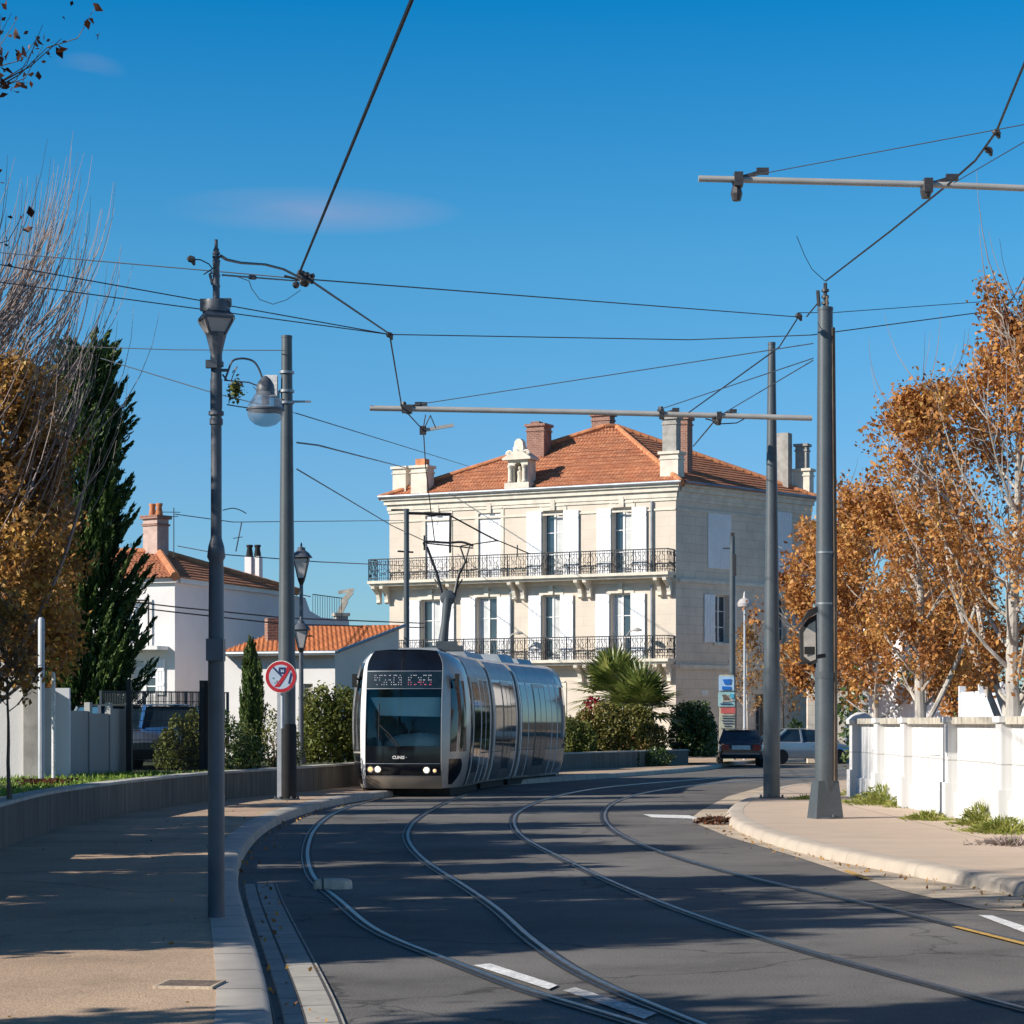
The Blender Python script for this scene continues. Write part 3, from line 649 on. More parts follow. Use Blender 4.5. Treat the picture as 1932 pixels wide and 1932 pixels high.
# carved stone dormer with arched niche
td=FF.t(980); dz=ZT+.20; q=lambda t_,z,o: FF.P(td+t_,dz+z,o)
d=MB()
FF.slab(d,td-.62,td+.62,dz,dz+.42,-.7,.30)
FF.slab(d,td-.50,td-.22,dz+.423,dz+1.45,-.65,.16); FF.slab(d,td+.22,td+.50,dz+.423,dz+1.45,-.65,.16)
arch=[(-.22,1.1),(-.16,1.28),(0,1.38),(.16,1.28),(.22,1.1),(.22,1.62),(-.22,1.62)]
d.extr([q(a_,z,.15) for a_,z in arch],FF.n*-.75)
d.extr([q(a_,z,.34) for a_,z in ((-.72,1.46),(.72,1.46),(.72,1.54),(.25,1.86),(.14,1.62+.2),(0,1.93),(-.14,1.82),(-.72,1.54))],FF.n*-.95)
FF.slab(d,td-.26,td+.26,dz+1.80,dz+2.05,-.3,.14)
d.extr([q(a_,z,.10) for a_,z in ((-.24,2.05),(.24,2.05),(.2,2.3),(.08,2.42),(-.08,2.42),(-.2,2.3))],FF.n*-.3)
for s_ in (-1,1):
    pts=[q(s_*(.42+.17*math.cos(a_)*(1-a_/14)),1.72+.17*math.sin(a_)*(1-a_/14),.14) for a_ in [j*.6 for j in range(14)]]; d.tube(pts,.06,6)
    d.lathe([(.10,0),(.12,.06),(.08,.12),(.085,.62),(.12,.7),(.14,.78)],q(s_*.36,.43,.22),10)
dm=d.build('dormer',m_trim,H,org,smooth=False)
d=MB(); FF.slab(d,td-.22,td+.22,dz+.43,dz+1.4,-.6,-.35); d.build('niche_back',m_cement,dm,org,smooth=False)
d=MB(); d.lathe([(.12,0),(.10,.3),(.13,.5),(.06,.6),(.075,.68),(.05,.76)],q(-.02,.43,-.05),10); d.build('statuette',m_trim,dm,org)
# lamp-like cowls on the lower balcony wall
for px,py in ((990,1196),(1212,1190)):
    s=MB(); t_=FF.t(px); z=FF.z(px,py); s.tube([FF.P(t_-.5,z-.9,.75),FF.P(t_-.48,z-.35,.78),FF.P(t_-.25,z-.05,.8),FF.P(t_,z,.82)],.03,6); s.lathe([(.04,.1),(.16,.04),(.22,-.03),(.05,-.06)],FF.P(t_+.12,z,.82),10); s.build('wall_lamp',m_cement,H,org)
# ================================================================= white house on the left
Hc=Vector((-10.8,73,0)); Hr=Vector((-6.62,85,0)); Hl=Vector((-17.4,75.4,0)); Hb=Hl+(Hr-Hc)
FL=Facade(Hl,Hc); FR=Facade(Hc,Hr); org=tuple(Hc)
V=thing('white_house','white rendered house with brown tiled hip roof behind the wire fence','house',org)
zE=W(330,1091,73).z; zg=.3
hl=[(FL.t(247),FL.t(294),FL.z(270,1312),FL.z(270,1243)),(FL.t(240),FL.t(272),FL.z(256,1196),FL.z(256,1136))]
w_=MB(); FL.wall(w_,0,FL.L,zg,zE,hl,.2); w_.build('wall',m_house,V,org,smooth=False)
w_=MB(); FR.wall(w_,0,8.2,zg,zE,[]); w_.build('side_wall',m_house_shade,V,org,smooth=False)['label']='side wall with mauve shade tint in its colour'
w_=MB(); pr=[(8.2,zg),(FR.L+1.4,zg),(FR.L+1.4,zE-.75),(FR.L-1.2,zE-.75),(FR.L-2.2,zE-.55),(FR.L-2.6,zE-.1),(8.2,zE-.05)]
w_.extr([FR.P(a_,b_,-.01) for a_,b_ in pr],FR.n*-3.5); w_.build('rear_wing',m_house_shade,V,org,smooth=False)
w_=MB(); fb=Facade(Hr,Hb); fb.wall(w_,0,fb.L,zg,zE-.78,[]); fb2=Facade(Hb,Hl); fb2.wall(w_,0,fb2.L,zg,zE-.2,[]); w_.build('back_wall',m_house,V,org,smooth=False)
window(FL,V,org,hl[0],curtain=2,dep=.12,rails=3); 
s=MB(); h=hl[1]; FL.slab(s,h[0],h[1],h[2],h[3],-.15,-.1); s.build('shutter',m_shut,V,org,smooth=False)
shutter(FL,V,org,FL.t(295),FL.t(312),hl[0][2],hl[0][3],.05); shutter(FL,V,org,FL.t(222),FL.t(246),hl[0][2],hl[0][3],.05)
s=MB(); zc=FL.z(280,1220)
FL.slab(s,FL.t(205),FL.t(318),zc-.12,zc,.003,.75); s.build('balcony',m_house,V,org,smooth=False)
s=MB(); 
for px in (243,283): s.tube([FL.P(FL.t(px),zc,.1),FL.P(FL.t(px),FL.z(px,1128),.1)],.03,6)
s.tube([FL.P(FL.t(243),FL.z(243,1133),.1),FL.P(FL.t(283),FL.z(283,1133),.1)],.03,6); s.build('awning_frame',m_iron,V,org)
s=MB()
for fa in (FL,FR): fa.slab(s,(-.1 if fa is FL else .13),(fa.L+.12 if fa is FL else 8.3),zE-.14,zE+.02,.003,.14)
s.build('cornice',m_house,V,org,smooth=False)
ev=[Vector((*(p+(p-(Hl+Hr)/2).normalized()*.35).xy,zE+.02)) for p in (Hl,Hc,FR.P(8.6,0),Hl+(FR.P(8.6,0)-Hc))]
r0=W(292,1041,77.5); r1=W(300,1041,78); r0=Vector((r0.x-1.5,r0.y+.6,r0.z)); r1.z=r0.z
rf=MB(); tile_face(rf,ev[0],ev[1],r1,r0); tile_face(rf,ev[1],ev[2],r1,r1); tile_face(rf,ev[2],ev[3],r0,r1); tile_face(rf,ev[3],ev[0],r0,r0)
# lower long roof over the side wing
k0=FR.P(7.5,zE+.0,.2); k1=FR.P(FR.L-2.6,zE-.08,.2); k2=FR.P(FR.L-2.6,zE+.55,-3); k3=FR.P(5.0,zE+1.35,-3)
tile_face(rf,k0,k1,k2,k3)
ro=rf.build('roof',m_tile,V,org,smooth=False)
rd=MB()
for a_,b_ in ((ev[1],r1),(ev[0],r0),(ev[2],r1),(r0,r1)):
    n=int((b_-a_).length/.4)+1
    for i in range(n): p=a_.lerp(b_,i/n);q_=a_.lerp(b_,(i+.97)/n); rd.tube([p+Vector((0,0,.02)),q_+Vector((0,0,.045))],[.15,.13],8)
rd.build('ridge',m_ridge,ro,org)
rzl=math.atan2(FR.u.y,FR.u.x)-R(90)
chimney(ro,org,GX(294,78,0),.68,.55,W(294,1045,78).z-.4,W(294,980,78).z,m_chimp,rzl-.3,pots=2,capmat=m_brick)
for px in (471,486): chimney(ro,org,GX(px,82.5,0),.26,.3,zE-.3,W(px,1050,82.5).z,m_house,rzl,cap=False,pots=1,potmat=m_iron)
s=MB(); p=GX(328,77.5,0); s.tube([p+Vector((0,0,zE+.6)),p+Vector((0,0,W(328,958,77.5).z))],.018,5)
for zz,l in ((W(0,966,77.5).z,.4),(W(0,974,77.5).z,.28)): s.tube([p+Vector((-l,0,zz)),p+Vector((l*.5,.1,zz))],.012,4)
s.build('aerial',m_thin,ro,org)
s=MB(); z0=zE-.75
for i in range(13): q_=FR.P(FR.L-1.3+i*.22,z0,-.3); s.tube([q_,q_+Vector((0,0,.85))],.012,4)
s.tube([FR.P(FR.L-1.3,z0+.85,-.3),FR.P(FR.L+1.4,z0+.85,-.3)],.018,5); s.build('terrace_railing',m_iron,V,org)
# ================================================================= low house with orange roof
Oc=Vector((-5.28,68,0)); Or=Vector((-3.62,73.0,0)); Ol=Vector((-8.75,69.15,0)); Ob=Ol+(Or-Oc)
FO=Facade(Ol,Oc); FG=Facade(Oc,Or); org=tuple(Oc)
O=thing('low_house','low white house with bright orange tiled roof beside the tram','house',org)
ze_=W(632,1228,68).z; zr=W(734,1180,73).z; 
hd=[(FO.t(572),FO.t(590),.3,FO.z(580,1290))]
w_=MB(); FO.wall(w_,0,FO.L,.2,ze_,hd,.15)
g_=MB(); g_.add([FG.P(0,.2),FG.P(FG.L,.2),FG.P(FG.L,zr-.08),FG.P(0,ze_)],[(0,1,2,3)]); g_.build('gable_wall',M('beige_gable_render',(.80,.69,.59),rough=.9,var=.08,scale=.8,bump=.2),O,org,smooth=False)  # beige render, its colour lightened to lift the gable's shade
w_.add([Ob+Vector((0,0,.2)),Ol+Vector((0,0,.2)),Ol+Vector((0,0,ze_)),Ob+Vector((0,0,zr-.08))],[(0,1,2,3)]); w_.quad(Or+Vector((0,0,.2)),Ob+Vector((0,0,.2)),Ob+Vector((0,0,zr-.08)),Or+Vector((0,0,zr-.08)))
w_.build('wall',m_house,O,org,smooth=False)
s=MB(); h=hd[0]; FO.slab(s,h[0],h[1],h[2],h[3],-.14,-.1); s.build('door',m_cement,O,org,smooth=False)
rf=MB(); n_=FO.n*.35; e=FG.u*-.2
tile_face(rf,FO.P(0,ze_-.03,.35),FO.P(FO.L+.18,ze_-.03,.35),Or+FO.u*.18+Vector((0,0,zr+.02)),Ob+Vector((0,0,zr+.02)),row=.34,lift=.05)
rf.quad(FO.P(0,ze_-.1,.35),FO.P(FO.L+.18,ze_-.1,.35),Or+FO.u*.18+Vector((0,0,zr-.07)),Ob+Vector((0,0,zr-.07)))
ro=rf.build('roof',m_tileo,O,org,smooth=False)
s=MB(); s.tube([FO.P(0,ze_-.07,.42),FO.P(FO.L+.2,ze_-.07,.42)],.07,8); s.tube([FO.P(FO.L+.2,ze_-.04,.36),Or+FO.u*.2+Vector((0,0,zr-.0))],.05,6); s.build('rain_gutter',m_zinc,O,org)
s=MB(); p=GX(517,71,0); s.box((p.x,p.y,W(0,1188,71).z-.2),(.5,.5,1.1),.3); s.build('chimney',m_brick,ro,org,smooth=False)
# ================================================================= stone column with a carved figure
p=GX(643,88,0); t=thing('stone_column','weathered stone chimney column with a tilted figure on top behind the low house','column',p)
s=MB(); s.box((0,0,2.9),(.75,.75,5.8),.3,taper=.62); s.build('shaft',m_cement,t,smooth=False)
s=MB(); s.box((0,0,5.85),(.6,.6,.12),.3); s.bar((-.05,0,5.9),(.2,0,6.4),.22,.2); s.bar((.05,0,6.3),(.42,0,6.75),.2,.2); s.bar((-.1,0,6.7),(.5,0,6.82),.12); s.build('figure',m_coping,t,smooth=False)
# ================================================================= small white house right of the tall house
p0=Vector((14.9,104,0)); p1=Vector((17.2,100.5,0)); p2=p1+Vector((5,4.5,0)); FW=Facade(p0,p1); FW2=Facade(p1,p2)
org=tuple(p1); t=thing('small_white_house','small white gabled house half hidden by the orange trees','house',org)
s=MB(); zt=5.2
s.add([FW.P(0,0),FW.P(FW.L,0),FW.P(FW.L,zt),FW.P(FW.L/2,zt+2.2),FW.P(0,zt)],[(0,1,2,3,4)]); FW2.wall(s,0,FW2.L,0,zt,[]); s.build('wall',m_house,t,org,smooth=False)
s=MB(); tile_face(s,FW2.P(-.2,zt,.2),FW2.P(FW2.L,zt,.2),FW2.P(FW2.L,zt+2.3,-FW.L/2),FW2.P(-.2,zt+2.3,-FW.L/2)); tile_face(s,FW2.P(FW2.L,zt,-FW.L-.2),FW2.P(-.2,zt,-FW.L-.2),FW2.P(-.2,zt+2.3,-FW.L/2),FW2.P(FW2.L,zt+2.3,-FW.L/2)); s.build('roof',m_tile,t,org,smooth=False)
t=thing('gate_pier_wall','grey stone garden wall with drain pipe between the tall house and white wall','wall',(13.4,95,0))
s=MB(); s.box((.2,0,1.7),(2.6,.4,3.4)); s.build('wall_body',m_lime2,t,smooth=False)
s=MB(); s.box((.2,0,3.48),(2.8,.6,.14)); s.build('coping',m_coping,t,smooth=False)
s=MB(); s.tube([(.5,-.3,0),(.5,-.3,3.1)],.09,8); s.build('drain_pipe',m_zinc,t)
# ================================================================= tram
m_body=M('tram_silver_paint',(.46,.425,.385),rough=.32,metal=.3,var=.05,scale=2,coat=.4)
m_bright=M('tram_post_sunlit_white',(.80,.79,.76),rough=.35,metal=.0,var=.04,scale=2,coat=.3)
m_bump=M('tram_bumper_paint',(.33,.285,.235),rough=.4,metal=.35,var=.06,scale=3)
m_black=M('tram_black_gloss',(.006,.007,.010),rough=.1,var=.2,scale=3,spec=.6)
m_dkg=M('tram_side_glass',(.03,.033,.035),rough=.05,var=.5,scale=1.5,spec=.8)
m_rub=M('black_rubber',(.015,.015,.016),rough=.8,var=.3,scale=6)
m_wsg=glassmat('windscreen_glass',(.94,1.0,1.0))
m_roofp=M('tram_roof_panel',(.32,.35,.38),rough=.4,metal=.4,var=.15,scale=3)
m_chr=M('tram_charcoal',(.15,.143,.137),rough=.22,metal=.2,var=.1,scale=3,coat=.5)
m_door=M('tram_door_grey',(.17,.165,.16),rough=.3,metal=.3,var=.1,scale=3)
m_blind=M('sun_blind',(.70,.92,.86),rough=.9,var=.06,scale=2)
m_dash=M('dashboard',(.50,.62,.58),rough=.8,var=.1,scale=3)
m_cabl=M('cab_lining',(.13,.30,.34),rough=.8,var=.2,scale=2)
m_seat=M('seat_cloth',(.03,.035,.05),rough=.9,var=.2,scale=4)
e_lamp=emit('headlamp_warm',(1.0,.72,.38),6.0); e_dim=emit('sidelamp_amber',(1.0,.45,.16),1.2); e_led=emit('led_dot',(.40,.40,.46),.32); e_ledr=emit('led_dot_red',(.6,.12,.18),.35)
m_disp=M('display_back',(.010,.022,.03),rough=.25,var=.3,scale=6)
TP=resample(crom([(-2.44,51.0,0),(-2.03,55,0),(-1.40,59,0),(-.56,63,0),(.62,67,0),(2.3,71,0)],10),200)
TL=[0]
for a_,b_ in zip(TP,TP[1:]): TL.append(TL[-1]+(b_-a_).length)
def tpos(s):
    for i in range(len(TL)-1):
        if TL[i+1]>=s: return TP[i].lerp(TP[i+1],(s-TL[i])/(TL[i+1]-TL[i]))
    return TP[-1]
TO=tuple(TP[0])
T=thing('tram','silver and black articulated tram coming round the bend with headlights on','tram',TO)
BAR=[(.20,.84),(.35,.885),(.6,.935),(.9,.97),(1.2,.99),(1.55,1.0),(1.9,1.0),(2.2,.985),(2.5,.955),(2.75,.92),(2.95,.87),(3.1,.80),(3.22,.70),(3.29,.56)]
def barrel(z):
    for (z0,f0),(z1,f1) in zip(BAR,BAR[1:]):
        if z<=z1: return f0+(f1-f0)*max(0,(z-z0)/(z1-z0))
    return BAR[-1][1]
HWm=1.36
def sm(t): t=max(0,min(1,t)); return t*t*(3-2*t)
def rake(z): return .40*max(0,(z-.9)/2.4)**2+.22*max(0,(.75-z)/.55)**2
class Mod:
    def __init__(s,s0,s1,nose=False,tail=False):
        s.a=tpos(s0); s.b=tpos(s1); s.L=(s.b-s.a).length; s.h=(s.b-s.a)/s.L; s.r=Vector((s.h.y,-s.h.x,0)); s.nose=nose; s.tail=tail
    def hw(s,y,z):
        full=HWm*barrel(z)
        if s.nose and y<1.9:
            g=1-(1-min(1,y/1.9))**3.8; f0=.855 if z<2.9 else .855-.16*((z-2.9)/.4)**2
            return min(f0,full)+(full-min(f0,full))*g
        if s.tail and y>s.L-.5:
            g=sm((s.L-y)/.5); return full*(.93+.07*g)
        return full
    def top(s,y): return 1.0 if not s.nose else 1.0
    def S(s,y,z,side,off=0.0):
        w_=s.hw(y,z)+off; yy=y
        if s.nose: yy=y+rake(z)*(1-min(y/2.2,1))
        return s.a+s.h*yy+s.r*(w_*side)+Vector((0,0,z))
    def patch(s,mb,y0,y1,z0,z1,side,off=.006,ny=4,nz=10,m=0,fn=None):
        rows=[]
        for i in range(nz+1):
            z=z0+(z1-z0)*i/nz; a_,b_=(y0,y1) if fn is None else fn(i/nz)
            rows.append([s.S(a_+(b_-a_)*j/ny,z,side,off) for j in range(ny+1)])
        mb.grid(rows,m,flip=(side<0))
        # thin rim so the panel has an edge
        mb.grid([rows[-1],[p-s.r*side*(off+.004) for p in rows[-1]]],m,flip=(side<0)); mb.grid([[r_[0] for r_ in rows],[r_[0]-s.r*side*(off+.004) for r_ in rows]],m); mb.grid([[r_[-1] for r_ in rows],[r_[-1]-s.r*side*(off+.004) for r_ in rows]],m)
    def front(s,x,z,off=0.0):
        w_=s.hw(0,z); return s.a+s.h*(rake(z)-.10*(1-(min(1,abs(x)))**2)-off)+s.r*(x*w_)+Vector((0,0,z))
    def fpatch(s,mb,x0,x1,z0,z1,off=0.0,nx=10,nz=6,m=0):
        rows=[[s.front(x0+(x1-x0)*j/nx,z0+(z1-z0)*i/nz,off) for j in range(nx+1)] for i in range(nz+1)]
        mb.grid(rows,m)
    def body(s,ys):
        mb=MB(); zs=[]
        for (z0,_),(z1,_) in zip(BAR,BAR[1:]): zs+= [z0,(z0+z1)/2]
        zs.append(BAR[-1][0]); rows=[]
        for y in ys:
            rt=[s.S(y,z,1) for z in zs]; lf=[s.S(y,z,-1) for z in zs][::-1]
            mid=(rt[-1]+lf[0])/2+Vector((0,0,.03)); q1=rt[-1].lerp(mid,.5)+Vector((0,0,.012)); q2=lf[0].lerp(mid,.5)+Vector((0,0,.012))
            rows.append(rt+[q1,mid,q2]+lf)
        mb.grid(rows,flip=True); n=len(rows[0])
        if not s.nose: mb.add(rows[0],[tuple(range(n))])
        mb.add(rows[-1],[tuple(range(n))[::-1]])
        # floor
        mb.add([rows[0][0],rows[0][-1],rows[-1][-1],rows[-1][0]],[(0,1,2,3)])
        if s.nose:   # close the top of the nose behind the black panel
            r0=[p for p,z in zip(rows[0],zs) if False]
        return mb
    def fr(s,y,x,z): return s.a+s.h*y+s.r*x+Vector((0,0,z))
M1=Mod(0,5.3,nose=True); M2=Mod(5.72,9.2); M3=Mod(9.62,15.4,tail=True)
ysn=[0,.04,.1,.2,.35,.55,.8,1.1,1.4,1.7,2.0,2.6,3.4,4.3,M1.L]
body=M1.body(ysn).build('carriage_body',m_body,T,TO,ang=50)
for md in (M2,M3):
    md.body([md.L*i/8 for i in range(9)]).build('carriage_body',m_body,T,TO,ang=50)
def tp(name,mat,fn,lab=None,par=None,ang=40):
    mb=MB(); fn(mb); o=mb.build(name,mat,par or T,TO,ang=ang)
    if lab: o['label']=lab
    return o
tp('brow_panel',m_black,lambda b:M1.fpatch(b,-1,1,2.83,3.29,nz=6))
dsp=tp('destination_display',m_disp,lambda b:M1.fpatch(b,-1,1,2.43,2.825,nz=4))
ws=tp('windscreen',m_wsg,lambda b:M1.fpatch(b,-1,1,1.15,2.425,nz=10))
tp('lower_panel',m_black,lambda b:M1.fpatch(b,-1,1,.755,1.145))
lb=tp('light_panel',m_black,lambda b:M1.fpatch(b,-1,1,.475,.745))
tp('bumper',m_bump,lambda b:M1.fpatch(b,-1,1,.19,.47,off=.03))
tp('panel_seam',m_zinc,lambda b:(M1.fpatch(b,-1,1,.745,.757,off=.004,nz=1),M1.fpatch(b,-1,1,.468,.482,off=.034,nz=1),M1.fpatch(b,-1,1,2.822,2.834,off=.004,nz=1),M1.fpatch(b,-1,1,2.425,2.436,off=.004,nz=1)))
# LED dots on the display (illegible line of characters)
GL={'T':'111010010010010','R':'110101110101101','A':'010101111101101','M':'101111111101101','O':'111101101101111','L':'100100100100111','E':'111100110100111','N':'101111111111101','S':'111100111001111','I':'111010010010111','G':'111100101101111','H':'101101111101101','P':'110101110100100'}
led=MB(); rg=random.Random(4)
x=-.78
for k,chr_ in enumerate('KERSEA MINES'.replace('K','R')):
    if chr_ in GL:
        for i,b_ in enumerate(GL[chr_]):
            if b_=='1' and rg.random()<.72:
                c,r_=i%3,i//3; p=M1.front(x+c*.033,2.73-r_*.052,.006); mtl=1 if (k>6 and r_>2) else 0
                u_=M1.r*.008; v_=Vector((0,0,.010)); led.quad(p-u_-v_,p+u_-v_,p+u_+v_,p-u_+v_,mtl)
    x+=.13
led.build('led_characters',[e_led,e_ledr],dsp,TO)
# lamps
def flamp(x,z,r_,mt,nm):
    b=MB(); c=M1.front(x,z,.012); ax=-M1.h
    b.lathe([(0.001,.018),(r_*.6,.014),(r_,0),(r_,-.02)],c,16,axis=ax); o=b.build(nm,mt,lb,TO)
    b=MB(); b.lathe([(r_*1.02,.006),(r_*1.22,.008),(r_*1.24,-.02),(r_*1.02,-.02)],c,16,axis=ax); b.build('lamp_bezel',m_zinc,lb,TO)
flamp(-.86,.625,.062,e_dim,'marker_lamp'); flamp(-.66,.625,.068,e_lamp,'headlamp'); flamp(.63,.61,.068,e_lamp,'headlamp'); flamp(.84,.595,.04,e_dim,'marker_lamp')
# maker's lettering
cu=bpy.data.curves.new('lettering','FONT'); cu.body='CUNIS ·'; cu.size=.095; cu.extrude=.002; cu.offset=.003; cu.align_x='CENTER'
tmpo=bpy.data.objects.new('lettering',cu); COL.objects.link(tmpo); bpy.context.view_layer.update()
lme=bpy.data.meshes.new_from_object(tmpo.evaluated_get(bpy.context.evaluated_depsgraph_get())); bpy.data.objects.remove(tmpo)
lo_=bpy.data.objects.new('lettering',lme); COL.objects.link(lo_); lo_.parent=T; p=M1.front(.0,.86,.012)-Vector(TO)
lo_.location=p-M1.r*.06; lo_.rotation_euler=(R(90),0,math.atan2(M1.r.y,M1.r.x)); lme.materials.clear(); lme.materials.append(m_white)
# pillars, nose side glass, lower ovals
for sd in (-1,1):
    tp('front_pillar',m_bright if sd<0 else m_body,lambda b:M1.patch(b,0,.14 if sd<0 else .17,.20,3.22,sd,.012,2,20))  # left pillar near-white: sunlight on it put into the colour
    tp('nose_window',m_dkg,lambda b:M1.patch(b,.2,1.2,1.02,2.62,sd,.008,6,12,fn=lambda t:((.22,.95-.35*t+.25*t*t) if sd>0 else (.17,1.25-.25*t))))
    tp('nose_flap',m_black,lambda b:M1.patch(b,.2,.8,.28,.98 if sd<0 else .86,sd,.008,6,12,fn=lambda t:((.2,.2+.55*math.sin(math.pi*min(1,.08+t*.62))) if sd>0 else (.17,.17+1.0*math.sin(math.pi*(.1+.4*t))))))
    tp('nose_seam',m_rub,lambda b:M1.patch(b,1.38,1.42,.22,3.1,sd,.006,1,20))
    tp('side_mirror',m_rub,lambda b:(b.bar(M1.S(.35,2.62,sd),M1.S(.25,2.72,sd,.16),.035),b.box(M1.S(.2,2.62,sd,.17),(.10,.16,.30),0)))
tp('nose_upper_window',m_dkg,lambda b:M1.patch(b,.17,.9,2.64,3.02,-1,.008,4,5))
# side glass bands, doors
def panels(md,spec):
    for (y0,y1,kind) in spec:
        for sd in (-1,1):
            if kind=='win':
                tp('side_window',m_dkg,lambda b:md.patch(b,y0,y1,.98,2.68,sd,.008,3,14)); tp('side_panel',m_chr,lambda b:md.patch(b,y0,y1,.26,.94,sd,.006,3,8))
            elif kind=='door':
                o=tp('door',m_door,lambda b:md.patch(b,y0,y1,.24,2.72,sd,.012,3,16)); mid=(y0+y1)/2
                tp('door_glass',m_dkg,lambda b:md.patch(b,y0+.06,mid-.03,.5,2.62,sd,.018,2,14),par=o); tp('door_glass',m_dkg,lambda b:md.patch(b,mid+.03,y1-.06,.5,2.62,sd,.018,2,14),par=o)
            elif kind=='post':
                tp('bright_post',m_bright,lambda b:md.patch(b,y0,y1,.25,3.05,sd,.014,1,16))
            elif kind=='dark':
                tp('dark_panel',m_black,lambda b:md.patch(b,y0,y1,.24,2.74,sd,.008,2,14))
panels(M1,[(1.5,1.72,'dark'),(1.75,1.83,'post'),(1.9,3.15,'door'),(3.2,3.3,'post'),(3.36,4.05,'win'),(4.09,4.14,'post'),(4.18,4.9,'win'),(4.95,5.05,'post')])
panels(M2,[(.12,.2,'post'),(.28,1.3,'win'),(1.36,2.5,'door'),(2.56,3.2,'win'),(3.24,3.32,'post')])
panels(M3,[(.1,.2,'post'),(.28,.9,'win'),(.93,.97,'post'),(1.0,1.6,'win'),(1.66,2.95,'door'),(3.0,3.6,'win'),(3.63,3.67,'post'),(3.7,4.25,'win'),(4.3,4.36,'post'),(4.42,5.4,'win')])
for md in (M1,M2,M3):
    for sd in (-1,1):
        tp('roof_shroud',m_roofp,lambda b:md.patch(b,.25 if md is not M1 else 1.45,md.L-.1,2.76,3.2,sd,.012,5,6)); tp('skirt_seam',m_rub,lambda b:md.patch(b,.05 if md is not M1 else 1.45,md.L-.05,.945,.965,sd,.007,8,1))
for m_a,m_b in ((M1,M2),(M2,M3)):
    b=MB(); rows=[]
    for i in range(7):
        t_=i/6; k=.965+.02*((i%2)*1.0); row=[]
        for sd in (1,-1):
            zz=[z for z,_ in BAR[1:]] if sd>0 else [z for z,_ in BAR[1:]][::-1]
            row+= [m_a.S(m_a.L,z,sd).lerp(m_b.S(0,z,sd),t_)*1.0 for z in zz]
        c=sum(row,Vector())/len(row); rows.append([Vector((c.x+(p.x-c.x)*k*.95,c.y+(p.y-c.y)*k*.95,p.z*.99)) for p in row])
    b.grid(rows,flip=True); b.build('gangway_bellows',m_rub,T,TO)
tp('underframe',m_rub,lambda b:[b.add([md.fr(.5 if md is M1 else .1,-1.0,.02),md.fr(.5 if md is M1 else .1,1.0,.02),md.fr(md.L-.1,1.0,.02),md.fr(md.L-.1,-1.0,.02),md.fr(.5 if md is M1 else .1,-1.0,.26),md.fr(.5 if md is M1 else .1,1.0,.26),md.fr(md.L-.1,1.0,.26),md.fr(md.L-.1,-1.0,.26)],[(0,1,5,4),(1,2,6,5),(2,3,7,6),(3,0,4,7),(3,2,1,0)]) for md in (M1,M2,M3)])
for md,y in ((M1,2.6),(M1,4.3),(M3,1.5),(M3,4.6)):
    for sd in (-1,1): tp('wheel',m_steel,lambda b:b.lathe([(.02,.06),(.24,.06),(.29,.04),(.29,-.06),(.02,-.06)],md.fr(y,sd*.75,.30),18,axis=md.r))
# cab interior
tp('cab_floor',m_cabl,lambda b:b.add([M1.fr(.35,-.85,1.12),M1.fr(.35,.85,1.12),M1.fr(1.9,1.15,1.12),M1.fr(1.9,-1.15,1.12)],[(0,1,2,3)]))
tp('sun_blind',m_blind,lambda b:b.add([M1.fr(.30,-.56,1.83),M1.fr(.30,.82,1.80),M1.fr(.36,.82,2.24),M1.fr(.36,-.80,2.24),M1.fr(.32,-.80,2.2)],[(0,1,2,3)]))
tp('dashboard',m_dash,lambda b:b.lathe([(.80,0),(.78,.10),(.66,.20),(.45,.27),(.2,.30),(.01,.31)],M1.fr(.95,.22,1.13),20))
tp('driver_seat',m_seat,lambda b:(b.box(M1.fr(1.5,.1,1.5),(.5,.16,.75),0),b.box(M1.fr(1.5,.1,1.98),(.26,.12,.22),0)))
tp('cab_bulkhead',m_cabl,lambda b:b.add([M1.fr(2.0,-1.2,.4),M1.fr(2.0,1.2,.4),M1.fr(2.0,1.1,2.9),M1.fr(2.0,-1.1,2.9)],[(0,1,2,3)]))
wp=lambda b:(b.tube([M1.front(-.05,1.12,.03),M1.front(-.35,1.42,.035),M1.front(-.62,1.62,.03)],.014,5),b.tube([M1.front(-.62,1.30,.035),M1.front(-.63,2.1,.03)],.012,5),b.tube([M1.front(-.12,1.12,.03),M1.front(-.45,1.42,.035)],.012,5))
tp('wiper',m_rub,wp)
# roof gear
for md,y,l,w_,h in ((M1,2.2,1.2,1.1,.12),(M2,.6,2.2,1.2,.16),(M3,1.0,1.4,1.2,.22),(M3,3.2,1.6,1.1,.16)):
    tp('roof_unit',m_roofp,lambda b:b.add([md.fr(y+a_*l,(b_-.5)*w_*(1 if c==0 else .8),3.30+c*h) for c in (0,1) for (a_,b_) in ((0,0),(0,1),(1,1),(1,0))],[(0,1,5,4),(1,2,6,5),(2,3,7,6),(3,0,4,7),(4,5,6,7)]))
